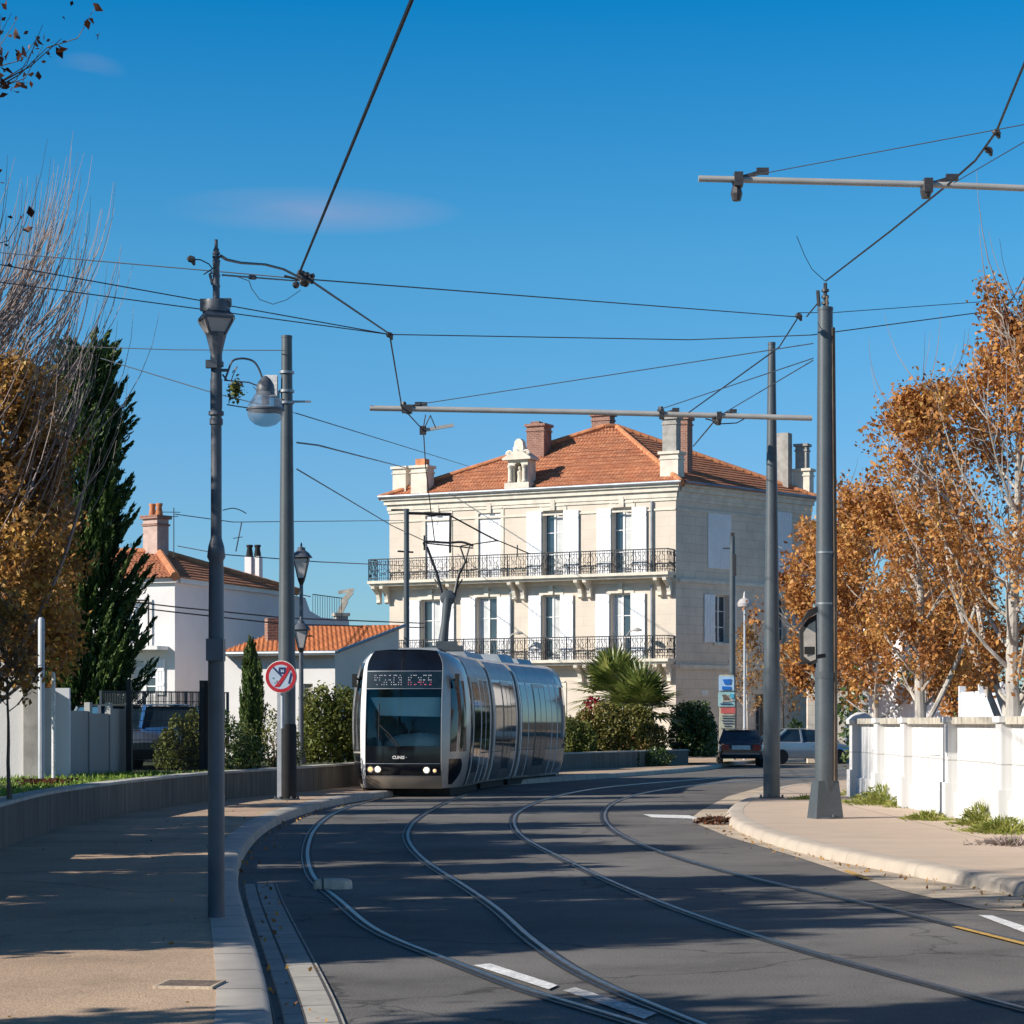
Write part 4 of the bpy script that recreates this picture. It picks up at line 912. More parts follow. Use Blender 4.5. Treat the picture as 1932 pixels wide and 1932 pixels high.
# pantograph
pb=M1.fr(2.9,.28,3.30); pz=lambda px,py,d=54.0:W(px,py,d)
base=pz(835,1222); kn=pz(845,1128); hl_=pz(803,1022); hr_=pz(888,1030)
pm=tp('pantograph',m_pole,lambda b:(b.tube([base,base.lerp(kn,.5),kn],[.13,.095,.12],10),b.box(base+Vector((.12,.0,-.02)),(.75,.7,.12),0),b.box(base+Vector((.1,.0,.09)),(.5,.4,.12),0),b.lathe([(.05,-.10),(.17,-.06),(.19,.0),(.17,.06),(.05,.10)],kn,12,axis=(0,1,0))))
tp('pantograph_arm',m_wire,lambda b:(b.tube([kn+Vector((-.12,0,.02)),kn+Vector((-.27,.1,.6)),hl_+Vector((.03,0,-.12))],[.045,.035,.03],7),b.tube([kn+Vector((.14,0,0)),kn+Vector((.25,.1,.55)),pz(878,1060)],[.045,.035,.03],7),b.tube([kn+Vector((-.1,0,.1)),kn+Vector((-.32,.1,.45))],.018,5),b.tube([kn+Vector((.14,0,.1)),kn+Vector((.34,.1,.45))],.018,5)),par=pm)
tp('collector_head',m_wire,lambda b:(b.tube(crom([hl_+Vector((-.02,0,-.1)),hl_,pz(845,1024),pz(872,1023),pz(893,1030)],5),.028,7),b.tube([hl_+Vector((0,.2,-.02)),pz(893,1033)+Vector((0,.2,0))],.018,6),b.tube([hl_+Vector((-.03,0,.15)),hl_+Vector((-.03,0,-.2))],.022,6),b.tube([pz(878,1060),pz(868,1030)],.022,6),b.tube([pz(878,1060),pz(886,1030)],.022,6)),par=pm)
# ================================================================= cars
m_tyre=m_rub; m_rim=M('wheel_rim',(.35,.35,.36),rough=.35,metal=.8,var=.1,scale=6)
m_cgl=M('car_glass',(.02,.04,.055),rough=.04,var=.3,scale=2,spec=.8)
e_tail=M('tail_lamp',(.45,.02,.02),rough=.2,var=.25,scale=12)
def car(name,label,loc,rz,paint,kind='sedan',group=None,plate=True):
    t=thing(name,label,'car' if kind!='van' else 'van',loc,rz,group)
    L,Wd={'sedan':(4.35,.86),'van':(4.4,.90),'hatch':(4.0,.85)}[kind]
    # lower body stations: y, z bottom, belt height, half width
    st_={'sedan':[(-L/2,.42,.70,.70),(-L/2+.08,.30,.86,.80),(-L/2+.45,.24,.93,Wd),(-1.2,.22,.93,Wd),(0,.22,.92,Wd),(.9,.22,.90,Wd),(1.5,.24,.82,Wd),(L/2-.3,.28,.70,.82),(L/2,.36,.58,.68)],
         'hatch':[(-L/2,.42,.80,.70),(-L/2+.08,.30,.95,.80),(-L/2+.45,.24,.98,Wd),(-1.0,.22,.98,Wd),(0,.22,.96,Wd),(.9,.22,.92,Wd),(1.3,.24,.85,Wd),(L/2-.3,.28,.74,.82),(L/2,.36,.6,.68)],
         'van':[(-L/2,.42,.95,.78),(-L/2+.08,.30,1.05,.86),(-L/2+.45,.24,1.08,Wd),(-1.0,.22,1.08,Wd),(0,.22,1.06,Wd),(.9,.22,1.02,Wd),(1.4,.24,.98,Wd),(L/2-.3,.28,.85,.84),(L/2,.36,.66,.7)]}[kind]
    mb=MB(); rows=[]
    for y,z0,z1,w_ in st_:
        rows.append([Vector((x_*w_,y,z)) for x_,z in ((-.86,z0),(-.97,z0+.12),(-1,(z0+z1)/2),(-.97,z1-.06),(-.86,z1),(0,z1+.03),(.86,z1),(.97,z1-.06),(1,(z0+z1)/2),(.97,z0+.12),(.86,z0))])
    mb.grid(rows,flip=True); mb.add(rows[0],[tuple(range(11))]); mb.add(rows[-1],[tuple(range(11))[::-1]])
    mb.build('body',paint,t,ang=50)
    zb=st_[4][2]; zr={'sedan':1.42,'hatch':1.46,'van':1.82}[kind]
    y0,y1,y2,y3={'sedan':(-1.75,-1.0,.35,1.15),'hatch':(-1.9,-1.55,.35,1.1),'van':(-2.1,-1.95,.7,1.5)}[kind]
    tw=.60 if kind!='van' else .74
    lo4=[(-.78,y0,zb-.02),(.78,y0,zb-.02),(.78,y3,zb-.05),(-.78,y3,zb-.05)]; hi4=[(-tw,y1,zr-.03),(tw,y1,zr-.03),(tw,y2,zr-.03),(-tw,y2,zr-.03)]
    mb=MB(); mb.add(lo4+hi4,[(0,1,5,4),(1,2,6,5),(2,3,7,6),(3,0,4,7)]); mb.build('window_glass',m_cgl,t,smooth=False)
    mb=MB(); rr=[[Vector((x_*tw*1.02,y,zr+(0 if abs(x_)>.9 else .035)-(.02 if y in(y1-.05,y2+.05) else 0))) for x_ in (-1,-.6,0,.6,1)] for y in (y1-.05,y1+.1,(y1+y2)/2,y2-.1,y2+.05)]
    mb.grid(rr,flip=False); mb.grid([[p-Vector((0,0,.05)) for p in r_] for r_ in rr],flip=True)
    for a_,b_ in zip(lo4,hi4): mb.bar(Vector(a_)*1.0,Vector(b_)+Vector((0,0,.01)),.075)
    ym=(y1+y2)/2-.05
    for s_ in (-1,1): mb.bar((s_*.79,ym,zb-.02),(s_*tw,ym,zr-.02),.07)
    mb.build('roof',paint,t,ang=40)
    for y in (-1.32,1.3):
        for s_ in (-1,1):
            mb=MB(); mb.lathe([(.19,.10),(.29,.10),(.315,.06),(.315,-.08),(.19,-.10)],(s_*(Wd-.10),y,.315),20,axis=(s_,0,0)); wl_=mb.build('wheel',m_tyre,t)
            mb=MB(); mb.lathe([(.01,.09),(.05,.10),(.19,.085),(.19,.04)],(s_*(Wd-.10),y,.315),14,axis=(s_,0,0)); mb.build('rim',m_rim,wl_)
    for s_ in (-1,1):
        mb=MB(); mb.box((s_*.60,-L/2+.03,.74 if kind!='van' else .9),(.30,.12,.22 if kind!='van' else .5)); mb.build('tail_lamp',e_tail,t,smooth=False)
        mb=MB(); mb.box((s_*.56,L/2-.10,.60),(.34,.16,.14)); mb.build('headlamp',m_milk,t,smooth=False)
        mb=MB(); mb.box((s_*.95,.75,zb+.05),(.16,.10,.12)); mb.build('side_mirror',paint,t,smooth=False)
        mb=MB(); mb.box((s_*(Wd+.002),.1,.7),(.02,.16,.03)); mb.build('door_handle',m_galv,t,smooth=False)
    for bx in (((0,-L/2-.02,.42),(1.5,.10,.20)),((0,L/2-.06,.38),(1.3,.14,.18))):
        mb=MB(); mb.box(*bx); mb.build('bumper',m_rub if kind!='van' else paint,t,smooth=False)
    mb=MB(); mb.box((0,-L/2-.06,.50),(1.45,.03,.035)); mb.build('bumper_trim',m_galv,t,smooth=False)
    if plate: mb=MB(); mb.box((0,-L/2+.0,.74),(.70,.05,.17)); mb.build('number_plate',m_white,t,smooth=False)
    return t
p_black=M('black_car_paint',(.03,.035,.045),rough=.15,var=.1,scale=2,coat=.6)
p_silver=M('silver_car_paint',(.36,.41,.47),rough=.3,metal=.5,var=.06,scale=2,coat=.5)
p_blue=M('blue_van_paint',(.05,.17,.42),rough=.25,var=.08,scale=2,coat=.5)
p_grey=M('grey_car_paint',(.20,.23,.27),rough=.3,metal=.5,var=.06,scale=2,coat=.5)
car('parked_car','black sedan seen from behind with red tail lamps, beside the sign totem',GX(1395,88.3),R(-4),p_black,group='cars parked by the tall house')
car('parked_car','silver saloon seen from its side behind the grey poles',GX(1512,93.5),R(-70),p_silver,group='cars parked by the tall house')
car('parked_car','blue car parked behind the dark wire fence',GX(293,53.5,.6),R(22),p_blue,'hatch',group='vehicles parked in the garden')
car('parked_car','dark grey hatchback parked beside the blue car',GX(228,52.5,.6),R(-155),p_grey,'hatch',group='vehicles parked in the garden')
# ================================================================= poles
def pole_mast(label,loc,h,r0,r1,mat,extra=None):
    t=thing('catenary_pole',label,'pole',loc,group='grey steel poles carrying the tram wires')
    b=MB(); b.lathe([(r0*1.0,0),(r0*1.0,h*.28),(r0*.97,h*.285),(r1,h)],(0,0,0),20); b.build('shaft',mat,t)
    b=MB(); b.lathe([(r0*1.04,h*.275),(r0*1.04,h*.288)],(0,0,0),20); b.build('collar',mat,t)
    b=MB(); b.lathe([(r0*1.5,0),(r0*1.5,.025),(r0*1.02,.03)],(0,0,0),20)
    for k in range(6): b.lathe([(.022,.02),(.022,.06),(.012,.075)],(r0*1.28*math.cos(k*1.047),r0*1.28*math.sin(k*1.047),0),6)
    b.build('base_plate',mat,t)
    b=MB(); b.lathe([(r1*1.06,h-.02),(r1*1.06,h+.03)],(0,0,0),16); b.build('top_cap',mat,t)
    return t
# left wire pole with sign
pL=G(541,1509,ZS); tL=pole_mast('tall grey pole left of the tram, carrying the round sign and a white box',pL,9.15,.175,.105,m_pole)
b=MB(); b.lathe([(.195,0),(.195,1.45),(.18,1.5)],(0,0,0),18); b.build('dark_sleeve',m_rub,tL)
b=MB(); b.box((-.13,-.165,1.15),(.085,.03,2.2)); b.build('reflective_strip',m_pole_l,tL,smooth=False)
b=MB(); zb_=W(0,725,44.8).z-ZS
b.box((-.30,-.02,zb_),(.24,.20,.42)); b.build('white_box',m_white,tL,smooth=False)
b=MB()
for zz in (zb_-.35,zb_-.12,zb_+.25): b=MB(); b.lathe([(.15,zz),(.15,zz+.05)],(0,0,0),16); b.build('clamp_ring',m_galv,tL)
b=MB(); b.box((-.16,-.05,zb_-.36),(.16,.16,.22)); b.bar((-.1,0,zb_-.30),(.48,0,zb_-.30),.04); b.bar((-.16,-.05,zb_-.3),(-.16,-.05,zb_-.1),.05); b.build('bracket',m_galv,tL,smooth=False)
# round sign
sg=W(530,1277,44.2); ts=thing('traffic_sign','round red-bordered no-stopping sign with blue badge on the tall grey pole','sign',sg)
b=MB(); r_=.315
b.lathe([(r_,-.02),(r_,.006),(r_-.01,.01),(.001,.01)],(0,0,0),40,axis=(-.12,-1,0)); pl_=b.build('plate',m_white,ts)
m_red=M('sign_red',(.42,.018,.03),rough=.45,var=.1,scale=8); m_sblue=M('sign_pale_blue',(.40,.50,.62),rough=.4,var=.08,scale=8); m_navy=M('sign_navy',(.02,.035,.12),rough=.4,var=.1,scale=8); m_teal=M('sign_teal_grey',(.16,.30,.36),rough=.5,var=.2,scale=14)
ax=Vector((-.12,-1,0)).normalized(); ux=Vector((1,-.12,0)).normalized(); uz=Vector((0,0,1))
def sp(x,y,o): return ux*x*r_+uz*y*r_+ax*o
def spoly(pts,o,mt,nm):
    b=MB(); b.extr([sp(x,y,o) for x,y in pts],ax*.003); return b.build(nm,mt,ts,smooth=False)
b=MB(); n=48
b.grid([[sp(math.cos(2*math.pi*i/n)*k,math.sin(2*math.pi*i/n)*k,.013) for i in range(n+1)] for k in (.75,.96)],flip=False); b.build('red_ring',m_red,ts,smooth=False)
b=MB(); b.add([sp(math.cos(2*math.pi*i/n)*.749,math.sin(2*math.pi*i/n)*.749,.012) for i in range(n)],[tuple(range(n))]); b.build('blue_field',m_sblue,ts,smooth=False)
spoly([(.42,.66),(.62,.50),(.30,-.05),(-.10,-.62),(-.42,-.62),(.12,.05)],.016,m_red,'red_bar')
spoly([(-.52,.55),(-.42,.60),(.16,.0),(.08,-.06)],.015,m_navy,'dark_bar')
spoly([(-.12,.58),(.30,.58),(.34,.30),(.22,.16),(-.04,.20),(-.14,.36)],.017,m_navy,'blue_badge')
spoly([(-.0,.46),(.06,.46),(.10,.36),(.16,.46),(.2,.46),(.2,.28),(.14,.28),(.12,.34),(.08,.28),(.02,.28)],.021,m_sblue,'badge_symbol')
spoly([(.62,.30),(.72,.16),(.56,-.42),(.46,-.42)],.016,m_navy,'slanted_stroke')
for a_,c in (((-.55,-.02),(-.42,-.12)),((-.3,-.2),(-.22,-.38)),((-.05,-.02),(.05,-.15)),((-.14,-.32),(-.06,-.42)),((-.42,-.3),(-.36,-.4))):
    spoly([a_,(c[0],a_[1]-.02),c,(a_[0]+.03,c[1])],.016,m_teal,'pictogram')
b=MB(); b.tube([(0.02,.09,-1.0),(0.02,.09,.2)],.035,8); b.bar((0,.09,-.1),(.1,.55,-.1),.03); b.build('mounting_bracket',m_pole_l,ts)
# right poles
pR=G(1557,1544,ZS); hR=W(0,580,36.1).z-ZS; tR=pole_mast('thick grey pole nearest on the right pavement with a flared foot',pR,hR,.165,.12,m_pole)
b=MB(); b.box((0,0,.30),(.46,.40,.60),.25,taper=.74); b.build('flared_foot',m_pole,tR,smooth=False)
b=MB(); b.tube([(.135,-.09,.6),(.13,-.07,hR*.5),(.10,-.05,hR-.3)],.05,8); b.tube([(.02,-.10,hR-.9),(.02,-.06,hR+.2)],.02,6); b.build('dark_edge_tube',m_bark,tR)  # dark brown tube added down the pole's right edge
b=MB(); b.tube([(0,0,hR-.05),(0,0,W(0,530,36.1).z-ZS)],.03,6)
for zz in (.1,.2,.3): b.lathe([(.06,hR+zz-.02),(.06,hR+zz+.02)],(-.0,0,0),10)
b.tube([(-.1,0,hR+.05),(-.12,0,hR+.3)],.03,6); b.tube([(-.12,0,hR+.1),(-.3,0,hR-.12)],.012,5); b.build('mast_tip',m_insul,tR)
b=MB(); 
for zz in (hR*.42,hR*.52): b.lathe([(.155,zz),(.155,zz+.03)],(0,0,0),18)
b.build('band',m_galv,tR)
# framed mirror on that pole
mz=W(1526,1207,35.7); tm=thing('traffic_mirror','black hexagon-framed mirror fixed to the thick grey pole','mirror',mz)
b=MB(); hx=[(-.13,.16),(-.02,.32),(.12,.40),(.13,-.36),(.02,-.40),(-.12,-.30)]
pp=lambda x,z,o: Vector((x,o+(-.25*x),z))
b.extr([pp(x,z,0) for x,z in hx],(0,.14,0)); b.build('housing',m_rub,tm,smooth=False)
b=MB(); b.extr([pp(x*.72+.012,z*.8-.02,-.012) for x,z in hx],(0,.01,0)); m_mir=M('mirror_face',(.42,.37,.32),rough=.25,metal=.3,var=.25,scale=5); b.build('mirror_glass',m_mir,tm,smooth=False)
b=MB(); b.box((.01,-.03,-.17),(.17,.01,.12),0); b.build('dark_reflection_plate',m_rub,tm,smooth=False)
b=MB(); b.extr([(-.14,.0,.25),(-.02,.0,.46),(.12,.0,.52),(.12,.0,.42),(-.02,0,.34)],(0,-.16,0)); b.build('hood',m_rub,tm,smooth=False)
b=MB(); b.bar((.05,.03,-.28),(.28,.28,-.24),.06); b.bar((.1,.03,-.42),(.1,.2,-.25),.04); b.bar((-.14,0,-.37),(.1,0,-.34),.035); b.build('bracket',m_rub,tm,smooth=False)
p4=G(1456,1506,ZS); h4=W(0,645,45.8).z-ZS; tF=pole_mast('slimmer grey pole farther along the right pavement, carrying the long wire beam',p4,h4,.17,.075,m_pole)
# cantilever beams
def beam(label,p0,p1,r_,fit):
    t=thing('wire_beam',label,'beam',p0); p0=Vector(p0);p1=Vector(p1); d=p1-p0
    b=MB(); b.tube([(0,0,0),d*.5+Vector((0,0,.02)),d],r_,12); b.build('tube',m_beam,t)
    for k,dz in fit:
        q=d*k; f=MB(); f.box(q,(.10,.16,.16)); f.bar(q+Vector((.02,0,.02)),q+Vector((.30,0,.10)),.045); f.bar(q+Vector((-.06,0,-.03)),q+Vector((-.02,0,dz)),.03); f.lathe([(.05,dz-.08),(.07,dz),(.05,dz+.08)],q+Vector((-.02,0,0)),8); f.box(q+Vector((.28,0,.10)),(.14,.07,.07)); f.build('clamp',m_insul,t,smooth=False)
    return t
beam('long pale steel beam across the tracks in front of the roof of the tall house',W(698,770,45.5),W(1532,789,45.5),.055,[(.078,.06),(.09,-.02),(.66,.08),(.79,-.1)])
beam('pale steel beam entering from the right edge high in the sky',W(1318,337,26.3),W(2200,366,26.3),.038,[(.085,-.16),(.49,-.06)])
b=MB(); t=thing('catenary_pole','grey pole just outside the right edge holding the high beam','pole',(7.55,26.3,ZS),group='grey steel poles carrying the tram wires'); b.lathe([(.16,0),(.1,9)],(0,0,0),16); b.build('shaft',m_pole,t)
t=thing('steady_arm','short pale arm hung under the long beam with looped cables','arm',W(1,1,1)*0+W(798,812,49))
b=MB(); o0=W(798,812,49); b.bar(Vector((0,0,0)),W(856,802,49)-o0,.07); b.build('arm_tube',m_beam,t,smooth=False)
b=MB(); b.box((0,0,0),(.14,.14,.18)); b.tube([(0,0,0),W(803,783,47)-o0],.012,5); b.tube([(.03,0,.05),W(812,784,47)-o0,W(822,807,48.5)-o0],.012,5); b.build('hanger',m_insul,t)
# ---- slender poles around the tall house
t=thing('catenary_pole','dark slender pole before the left end of the tall house with a bracket arm','pole',GX(767,75,0),group='grey steel poles carrying the tram wires')
zt=W(0,960,75).z; ox=GX(767,75,0)
b=MB(); b.lathe([(.10,0),(.085,zt)],(0,0,0),12); b.build('shaft',m_pole,t)
b=MB(); L_=lambda px,py:W(px,py,75)-ox
b.tube([L_(738,962),L_(767,962)],.03,6); b.tube([L_(767,968),L_(850,970)],.05,7); b.tube([L_(850,968),L_(849,1043)],.045,7); b.tube([L_(848,972),L_(905,1003),L_(940,1021)],.03,6); b.tube([L_(870,1030),L_(940,1020),L_(1000,1045)],.02,5); b.tube([L_(976,1028),L_(976,1050)],.02,5); b.tube([L_(812,972),L_(822,970)],.06,6); b.bar(L_(790,968),L_(812,972),.05); b.build('bracket_arm',m_wire,t)
b=MB(); b.tube([L_(750,1040),L_(780,1042)],.03,5); b.build('cross_bar',m_wire,t)
t=thing('catenary_pole','dark slender pole standing behind the sign totem','pole',GX(1382,95,0),group='grey steel poles carrying the tram wires')
b=MB(); zt=W(0,1012,95).z; b.lathe([(.14,0),(.12,zt*.8),(.10,zt)],(0,0,0),12); b.build('shaft',m_pole,t)
b=MB(); b.box((-.0,0,zt-.1),(.16,.16,.5)); b.box((-.2,0,zt-.5),(.4,.05,.05)); b.box((.08,-.05,zt-1.2),(.14,.12,.9)); b.build('fittings',m_insul,t,smooth=False)
def lamp_small(label,loc,h):
    t=thing('street_lamp',label,'street lamp',loc)
    b=MB(); b.lathe([(.07,0),(.045,h-.3)],(0,0,0),10); b.build('post',m_pole_l,t)
    b=MB(); b.lathe([(.10,h-.32),(.30,h-.28),(.32,h-.14),(.22,h+.02),(.08,h+.08),(.03,h+.35)],(0,0,0),14); b.build('lamp_head',m_milk,t)
    return t
m_milk2=M('pale_lamp_head',(.6,.6,.6),rough=.5,var=.05,scale=3)
lamp_small('thin street lamp with white mushroom head before the side of the tall house',GX(1405,95,0),W(0,1132,95).z)
# ---- classic lantern lamps
def lantern(mb_frame,mb_glass,mb_roof,z,s,c=(0,0,0)):
    c=Vector(c); k=[(0.33*s,0),(.62*s,.62*s+.38*s)]
    zb,zt=z,z+.9*s; rb,rt=.20*s,.46*s; n=4 if s<.9 else 6
    mb_glass.lathe([(rb*.97,zb),(rt*.97,zt)],c,n,rot=math.pi/n)
    for j in range(n):
        a_=2*math.pi*j/n+math.pi/n; mb_frame.bar(c+Vector((rb*math.cos(a_),rb*math.sin(a_),zb)),c+Vector((rt*math.cos(a_),rt*math.sin(a_),zt)),.035*s)
    mb_frame.lathe([(rb*1.05,zb-.03*s),(rb*1.05,zb+.03*s)],c,n,rot=math.pi/n); mb_frame.lathe([(rt*1.03,zt-.03*s),(rt*1.06,zt+.03*s)],c,n,rot=math.pi/n)
    mb_roof.lathe([(rt*1.1,zt+.03*s),(rt*.72,zt+.25*s),(rt*.40,zt+.36*s),(rt*.38,zt+.48*s),(.04*s,zt+.52*s),(.05*s,zt+.6*s),(.01*s,zt+.72*s)],c,n*3)
    mb_frame.lathe([(.05*s,zb-.45*s),(.09*s,zb-.25*s),(rb*.9,zb-.03*s)],c,10)
def classic(label,loc,h,s,glass):
    t=thing('street_lamp',label,'street lamp',loc,group='old-style lantern street lamps')
    b=MB(); b.lathe([(.14,0),(.13,.8),(.07,1.0),(.05,h-1.6*s)],(0,0,0),12); b.build('post',m_lamp,t)
    f,g,r_=MB(),MB(),MB(); lantern(f,g,r_,h-1.55*s,s); f.build('lantern_frame',m_iron,t,smooth=False); g.build('lantern_glass',glass,t,smooth=False); r_.build('lantern_roof',m_lamp,t)
    return t
classic('tall old lantern lamp rising beside the grey pole above the orange roof',GX(568.5,63,0),W(0,1026,63).z,.62,m_milk)
classic('lower old lantern lamp in front of the orange roof',GX(568,57.5,0),W(0,1165,57.5).z,.50,m_milk)
# ---- big lamp post on the left pavement
pP=G(408,1731,ZS); d0=17.7; t=thing('street_lamp','big grey-blue lantern lamp post in the left foreground with a curved side arm','street lamp',pP)
zz=lambda py:W(0,py,d0).z-ZS
b=MB(); b.lathe([(.066,0),(.064,zz(1250)),(.066,zz(1245)),(.062,zz(1240)),(.058,zz(1080)),(.056,zz(1058)),(.072,zz(1050)),(.062,zz(1030)),(.044,zz(1015)),(.043,zz(1005)),(.042,zz(800))],(0,0,0),18); b.build('post',m_lamp,t)
b=MB(); b.box((0,-.03,zz(1226)),(.135,.14,.17)); b.build('junction_box',m_lamp,t,smooth=False)
b=MB()
for y0,y1,r_ in ((800,790,.052),(790,782,.043),(782,776,.060),(776,770,.045),(770,715,.047),(715,690,.042),(690,682,.058),(682,670,.046)): b.lathe([(r_,zz(y0)),(r_,zz(y1)+.004)],(0,0,0),14)
b.box((-.03,-.04,zz(687)),(.09,.05,.06)); b.box((.05,0,zz(697)),(.08,.03,.02)); b.build('collar',m_lamp,t)
f=MB(); f.lathe([(.042,zz(676)),(.045,zz(668)),(.050,zz(661)),(.055,zz(655)),(.083,zz(628))],(0,0,0),10); 
g=MB(); n=4; rot=math.pi/4+.35
g.lathe([(.080,zz(628)),(.158,zz(601))],(0,0,0),n,rot=rot)
for j in range(n):
    a_=2*math.pi*j/n+rot; f.bar(Vector((.082*math.cos(a_),.082*math.sin(a_),zz(630))),Vector((.163*math.cos(a_),.163*math.sin(a_),zz(600))),.016)
f.lathe([(.085,zz(632)),(.09,zz(626))],(0,0,0),n,rot=rot); f.lathe([(.167,zz(602)),(.170,zz(597))],(0,0,0),n,rot=rot); f.build('lantern_frame',m_lamp,t,smooth=False)
g.build('lantern_glass',m_milk,t,smooth=False)
b=MB(); b.lathe([(.168,zz(597)),(.12,zz(586)),(.07,zz(576)),(.05,zz(570))],(0,0,0),n,rot=rot); b.build('lantern_roof',m_lamp,t,smooth=False)
b=MB(); b.lathe([(.108,zz(588)),(.112,zz(572)),(.108,zz(566)),(.06,zz(565))],(0,0,0),14); b.box((-.09,-.03,zz(575)),(.06,.05,.09)); b.box((.07,-.02,zz(570)),(.10,.06,.06)); b.build('lantern_cap',m_lamp,t)
b=MB(); b.lathe([(.028,zz(570)),(.027,zz(530)),(.026,zz(500)),(.029,zz(498)),(.029,zz(493)),(.022,zz(485)),(.023,zz(468)),(.014,zz(466)),(.013,zz(450))],(0,0,0),12)
for py in (478,485,492,520,540): b.lathe([(.031,zz(py)),(.031,zz(py)+.015)],(0,0,0),10)
b.tube([(-.03,0,zz(512)),(-.05,0,zz(515)),(-.03,.0,zz(535))],.012,5); b.build('upper_tube',m_lamp,t)
# curved arm with bell lamp
Lx=lambda px,py,o=0:Vector(((px-408)*d0/F+.0*o,o,zz(py)))+Vector((0.0,0,0))
b=MB(); ar=crom([Lx(424,717),Lx(430,700),Lx(437,682),Lx(446,676),Lx(462,675),Lx(478,680),Lx(488,693),Lx(495,712)],5); b.tube(ar,.008,8)
b.tube([Lx(425,716),Lx(470,720),Lx(500,732)],.006,6); b.tube([Lx(420,705),Lx(428,716)],.008,6); b.tube(crom([Lx(438,702),Lx(448,690),Lx(440,706),Lx(436,722),Lx(432,760)],5),.004,5); b.tube([Lx(428,762),Lx(452,766),Lx(500,772),Lx(532,780)],.005,5); b.tube(crom([Lx(478,728),Lx(486,740),Lx(478,757)],4),.003,5)
for px in (438,446,455): b.lathe([(.012,0),(.016,.015),(.008,.03)],Lx(px,727),8)
arm=b.build('lamp_arm',m_lamp,t)
hz,hnt,hb_=newmat('hazy_glass'); hb_.inputs['Base Color'].default_value=(.30,.34,.40,1); hb_.inputs['Roughness'].default_value=.25
htr=hnt.nodes.new('ShaderNodeBsdfTransparent'); hmx=hnt.nodes.new('ShaderNodeMixShader'); hmx.inputs[0].default_value=.42
hnt.links.new(htr.outputs[0],hmx.inputs[1]); hnt.links.new(hb_.outputs[0],hmx.inputs[2]); hnt.links.new(hmx.outputs[0],hnt.nodes['Material Output'].inputs['Surface'])
b=MB(); c=Lx(501,0); c.z=0; b.lathe([(.012,zz(708)),(.040,zz(714)),(.066,zz(724)),(.074,zz(736)),(.070,zz(742))],c,18); b.lathe([(.142,zz(769)),(.150,zz(771)),(.150,zz(773)),(.142,zz(774))],c,24); b.tube([c+Vector((0,0,zz(740))),c+Vector((0,0,zz(762)))],.03,8); b.build('lamp_cap',m_lamp,arm)
def shell(prof,nm,mt):
    b=MB(); n=24; b.grid([[c+Vector((r_*math.cos(2*math.pi*j/n),r_*math.sin(2*math.pi*j/n),z)) for j in range(n+1)] for r_,z in prof]); b.build(nm,mt,arm)
shell([(.070,zz(738)),(.092,zz(746)),(.122,zz(757)),(.146,zz(770))],'lamp_hood',hz)
shell([(.143,zz(773)),(.140,zz(781)),(.122,zz(791)),(.085,zz(799)),(.04,zz(803)),(.002,zz(804))],'glass_bowl',hz)
b=MB(); b.tube(crom([Lx(420,962),Lx(438,958),Lx(452,961),Lx(465,968)],4),[.004+.0*i for i in range(13)],5); b.tube([Lx(456,985),Lx(445,1040)],.005,5); b.tube([Lx(440,1015),Lx(458,1012)],.003,5); b.build('hook',m_lamp,t)
# small leaf wreath hanging on the arm
hb=thing('hanging_wreath','small wreath of green leaves hanging from the curved lamp arm','wreath',Lx(444,735)+pP)
rg=np.random.default_rng(3); leafmesh('wreath_leaves',rg.normal(size=(160,3))*np.array([.028,.02,.04]),.035,[m_hedge],hb,5)
# ================================================================= sign totem
p=GX(1371,93.0,ZS); t=thing('sign_totem','tall stack of small coloured signs behind the black sedan','sign',p)
Y=93.0; zz2=lambda py:W(0,py,Y).z-ZS; xx=lambda px:(px-1371)*Y/F
b=MB(); b.box((0,.05,zz2(1273)/2),(.60,.06,zz2(1273)),taper=.95); b.build('backboard',M('totem_cream',(.50,.48,.36),rough=.7,var=.12,scale=3,bump=.2),t,smooth=False)
m_b1=M('totem_pale_blue',(.42,.60,.78),rough=.5,var=.06,scale=4); m_b2=M('totem_blue',(.02,.16,.55),rough=.5,var=.1,scale=4); m_rd=M('totem_red',(.55,.12,.11),rough=.5,var=.15,scale=6); m_aq=M('totem_aqua',(.36,.58,.58),rough=.5,var=.15,scale=6)
def pnl(nm,x0,x1,y0,y1,o,mt,poly=None):
    b=MB()
    if poly: b.extr([(xx(a_),o,zz2(c)) for a_,c in poly],(0,.02,0))
    else: b.box(((xx(x0)+xx(x1))/2,o+.01,(zz2(y0)+zz2(y1))/2),(xx(x1)-xx(x0),.02,zz2(y0)-zz2(y1)))
    return b.build(nm,mt,t,smooth=False)
pnl('blue_sign',1356,1385,1276,1303,-.02,m_b1); pnl('blue_trapezoid',0,0,0,0,-.05,m_b2,[(1363,1282),(1379,1281),(1377,1291),(1367,1291)]); pnl('blue_bar',1362,1378,1295,1301,-.05,m_b2)
pnl('picture_sign',1355,1386,1306,1333,-.02,m_aq); pnl('picture_dark_shape',0,0,0,0,-.05,m_bark,[(1362,1311),(1369,1310),(1373,1314),(1378,1321),(1365,1321),(1364,1316)]); pnl('picture_pale_shape',0,0,0,0,-.045,m_coping,[(1366,1312),(1376,1311),(1384,1323),(1362,1325)]); pnl('picture_sky_shape',1377,1384,1309,1317,-.05,M('totem_cyan',(.10,.45,.62),rough=.5,var=.1,scale=5)); pnl('picture_line',1359,1381,1327,1329,-.05,m_navy)
pnl('red_sign',1360,1387,1335,1346,-.04,m_rd); pnl('pale_sign',1358,1386,1348,1374,-.02,M('totem_sage',(.45,.47,.36),rough=.6,var=.12,scale=5)); pnl('grey_band',1360,1386,1347,1350,-.06,m_coping)
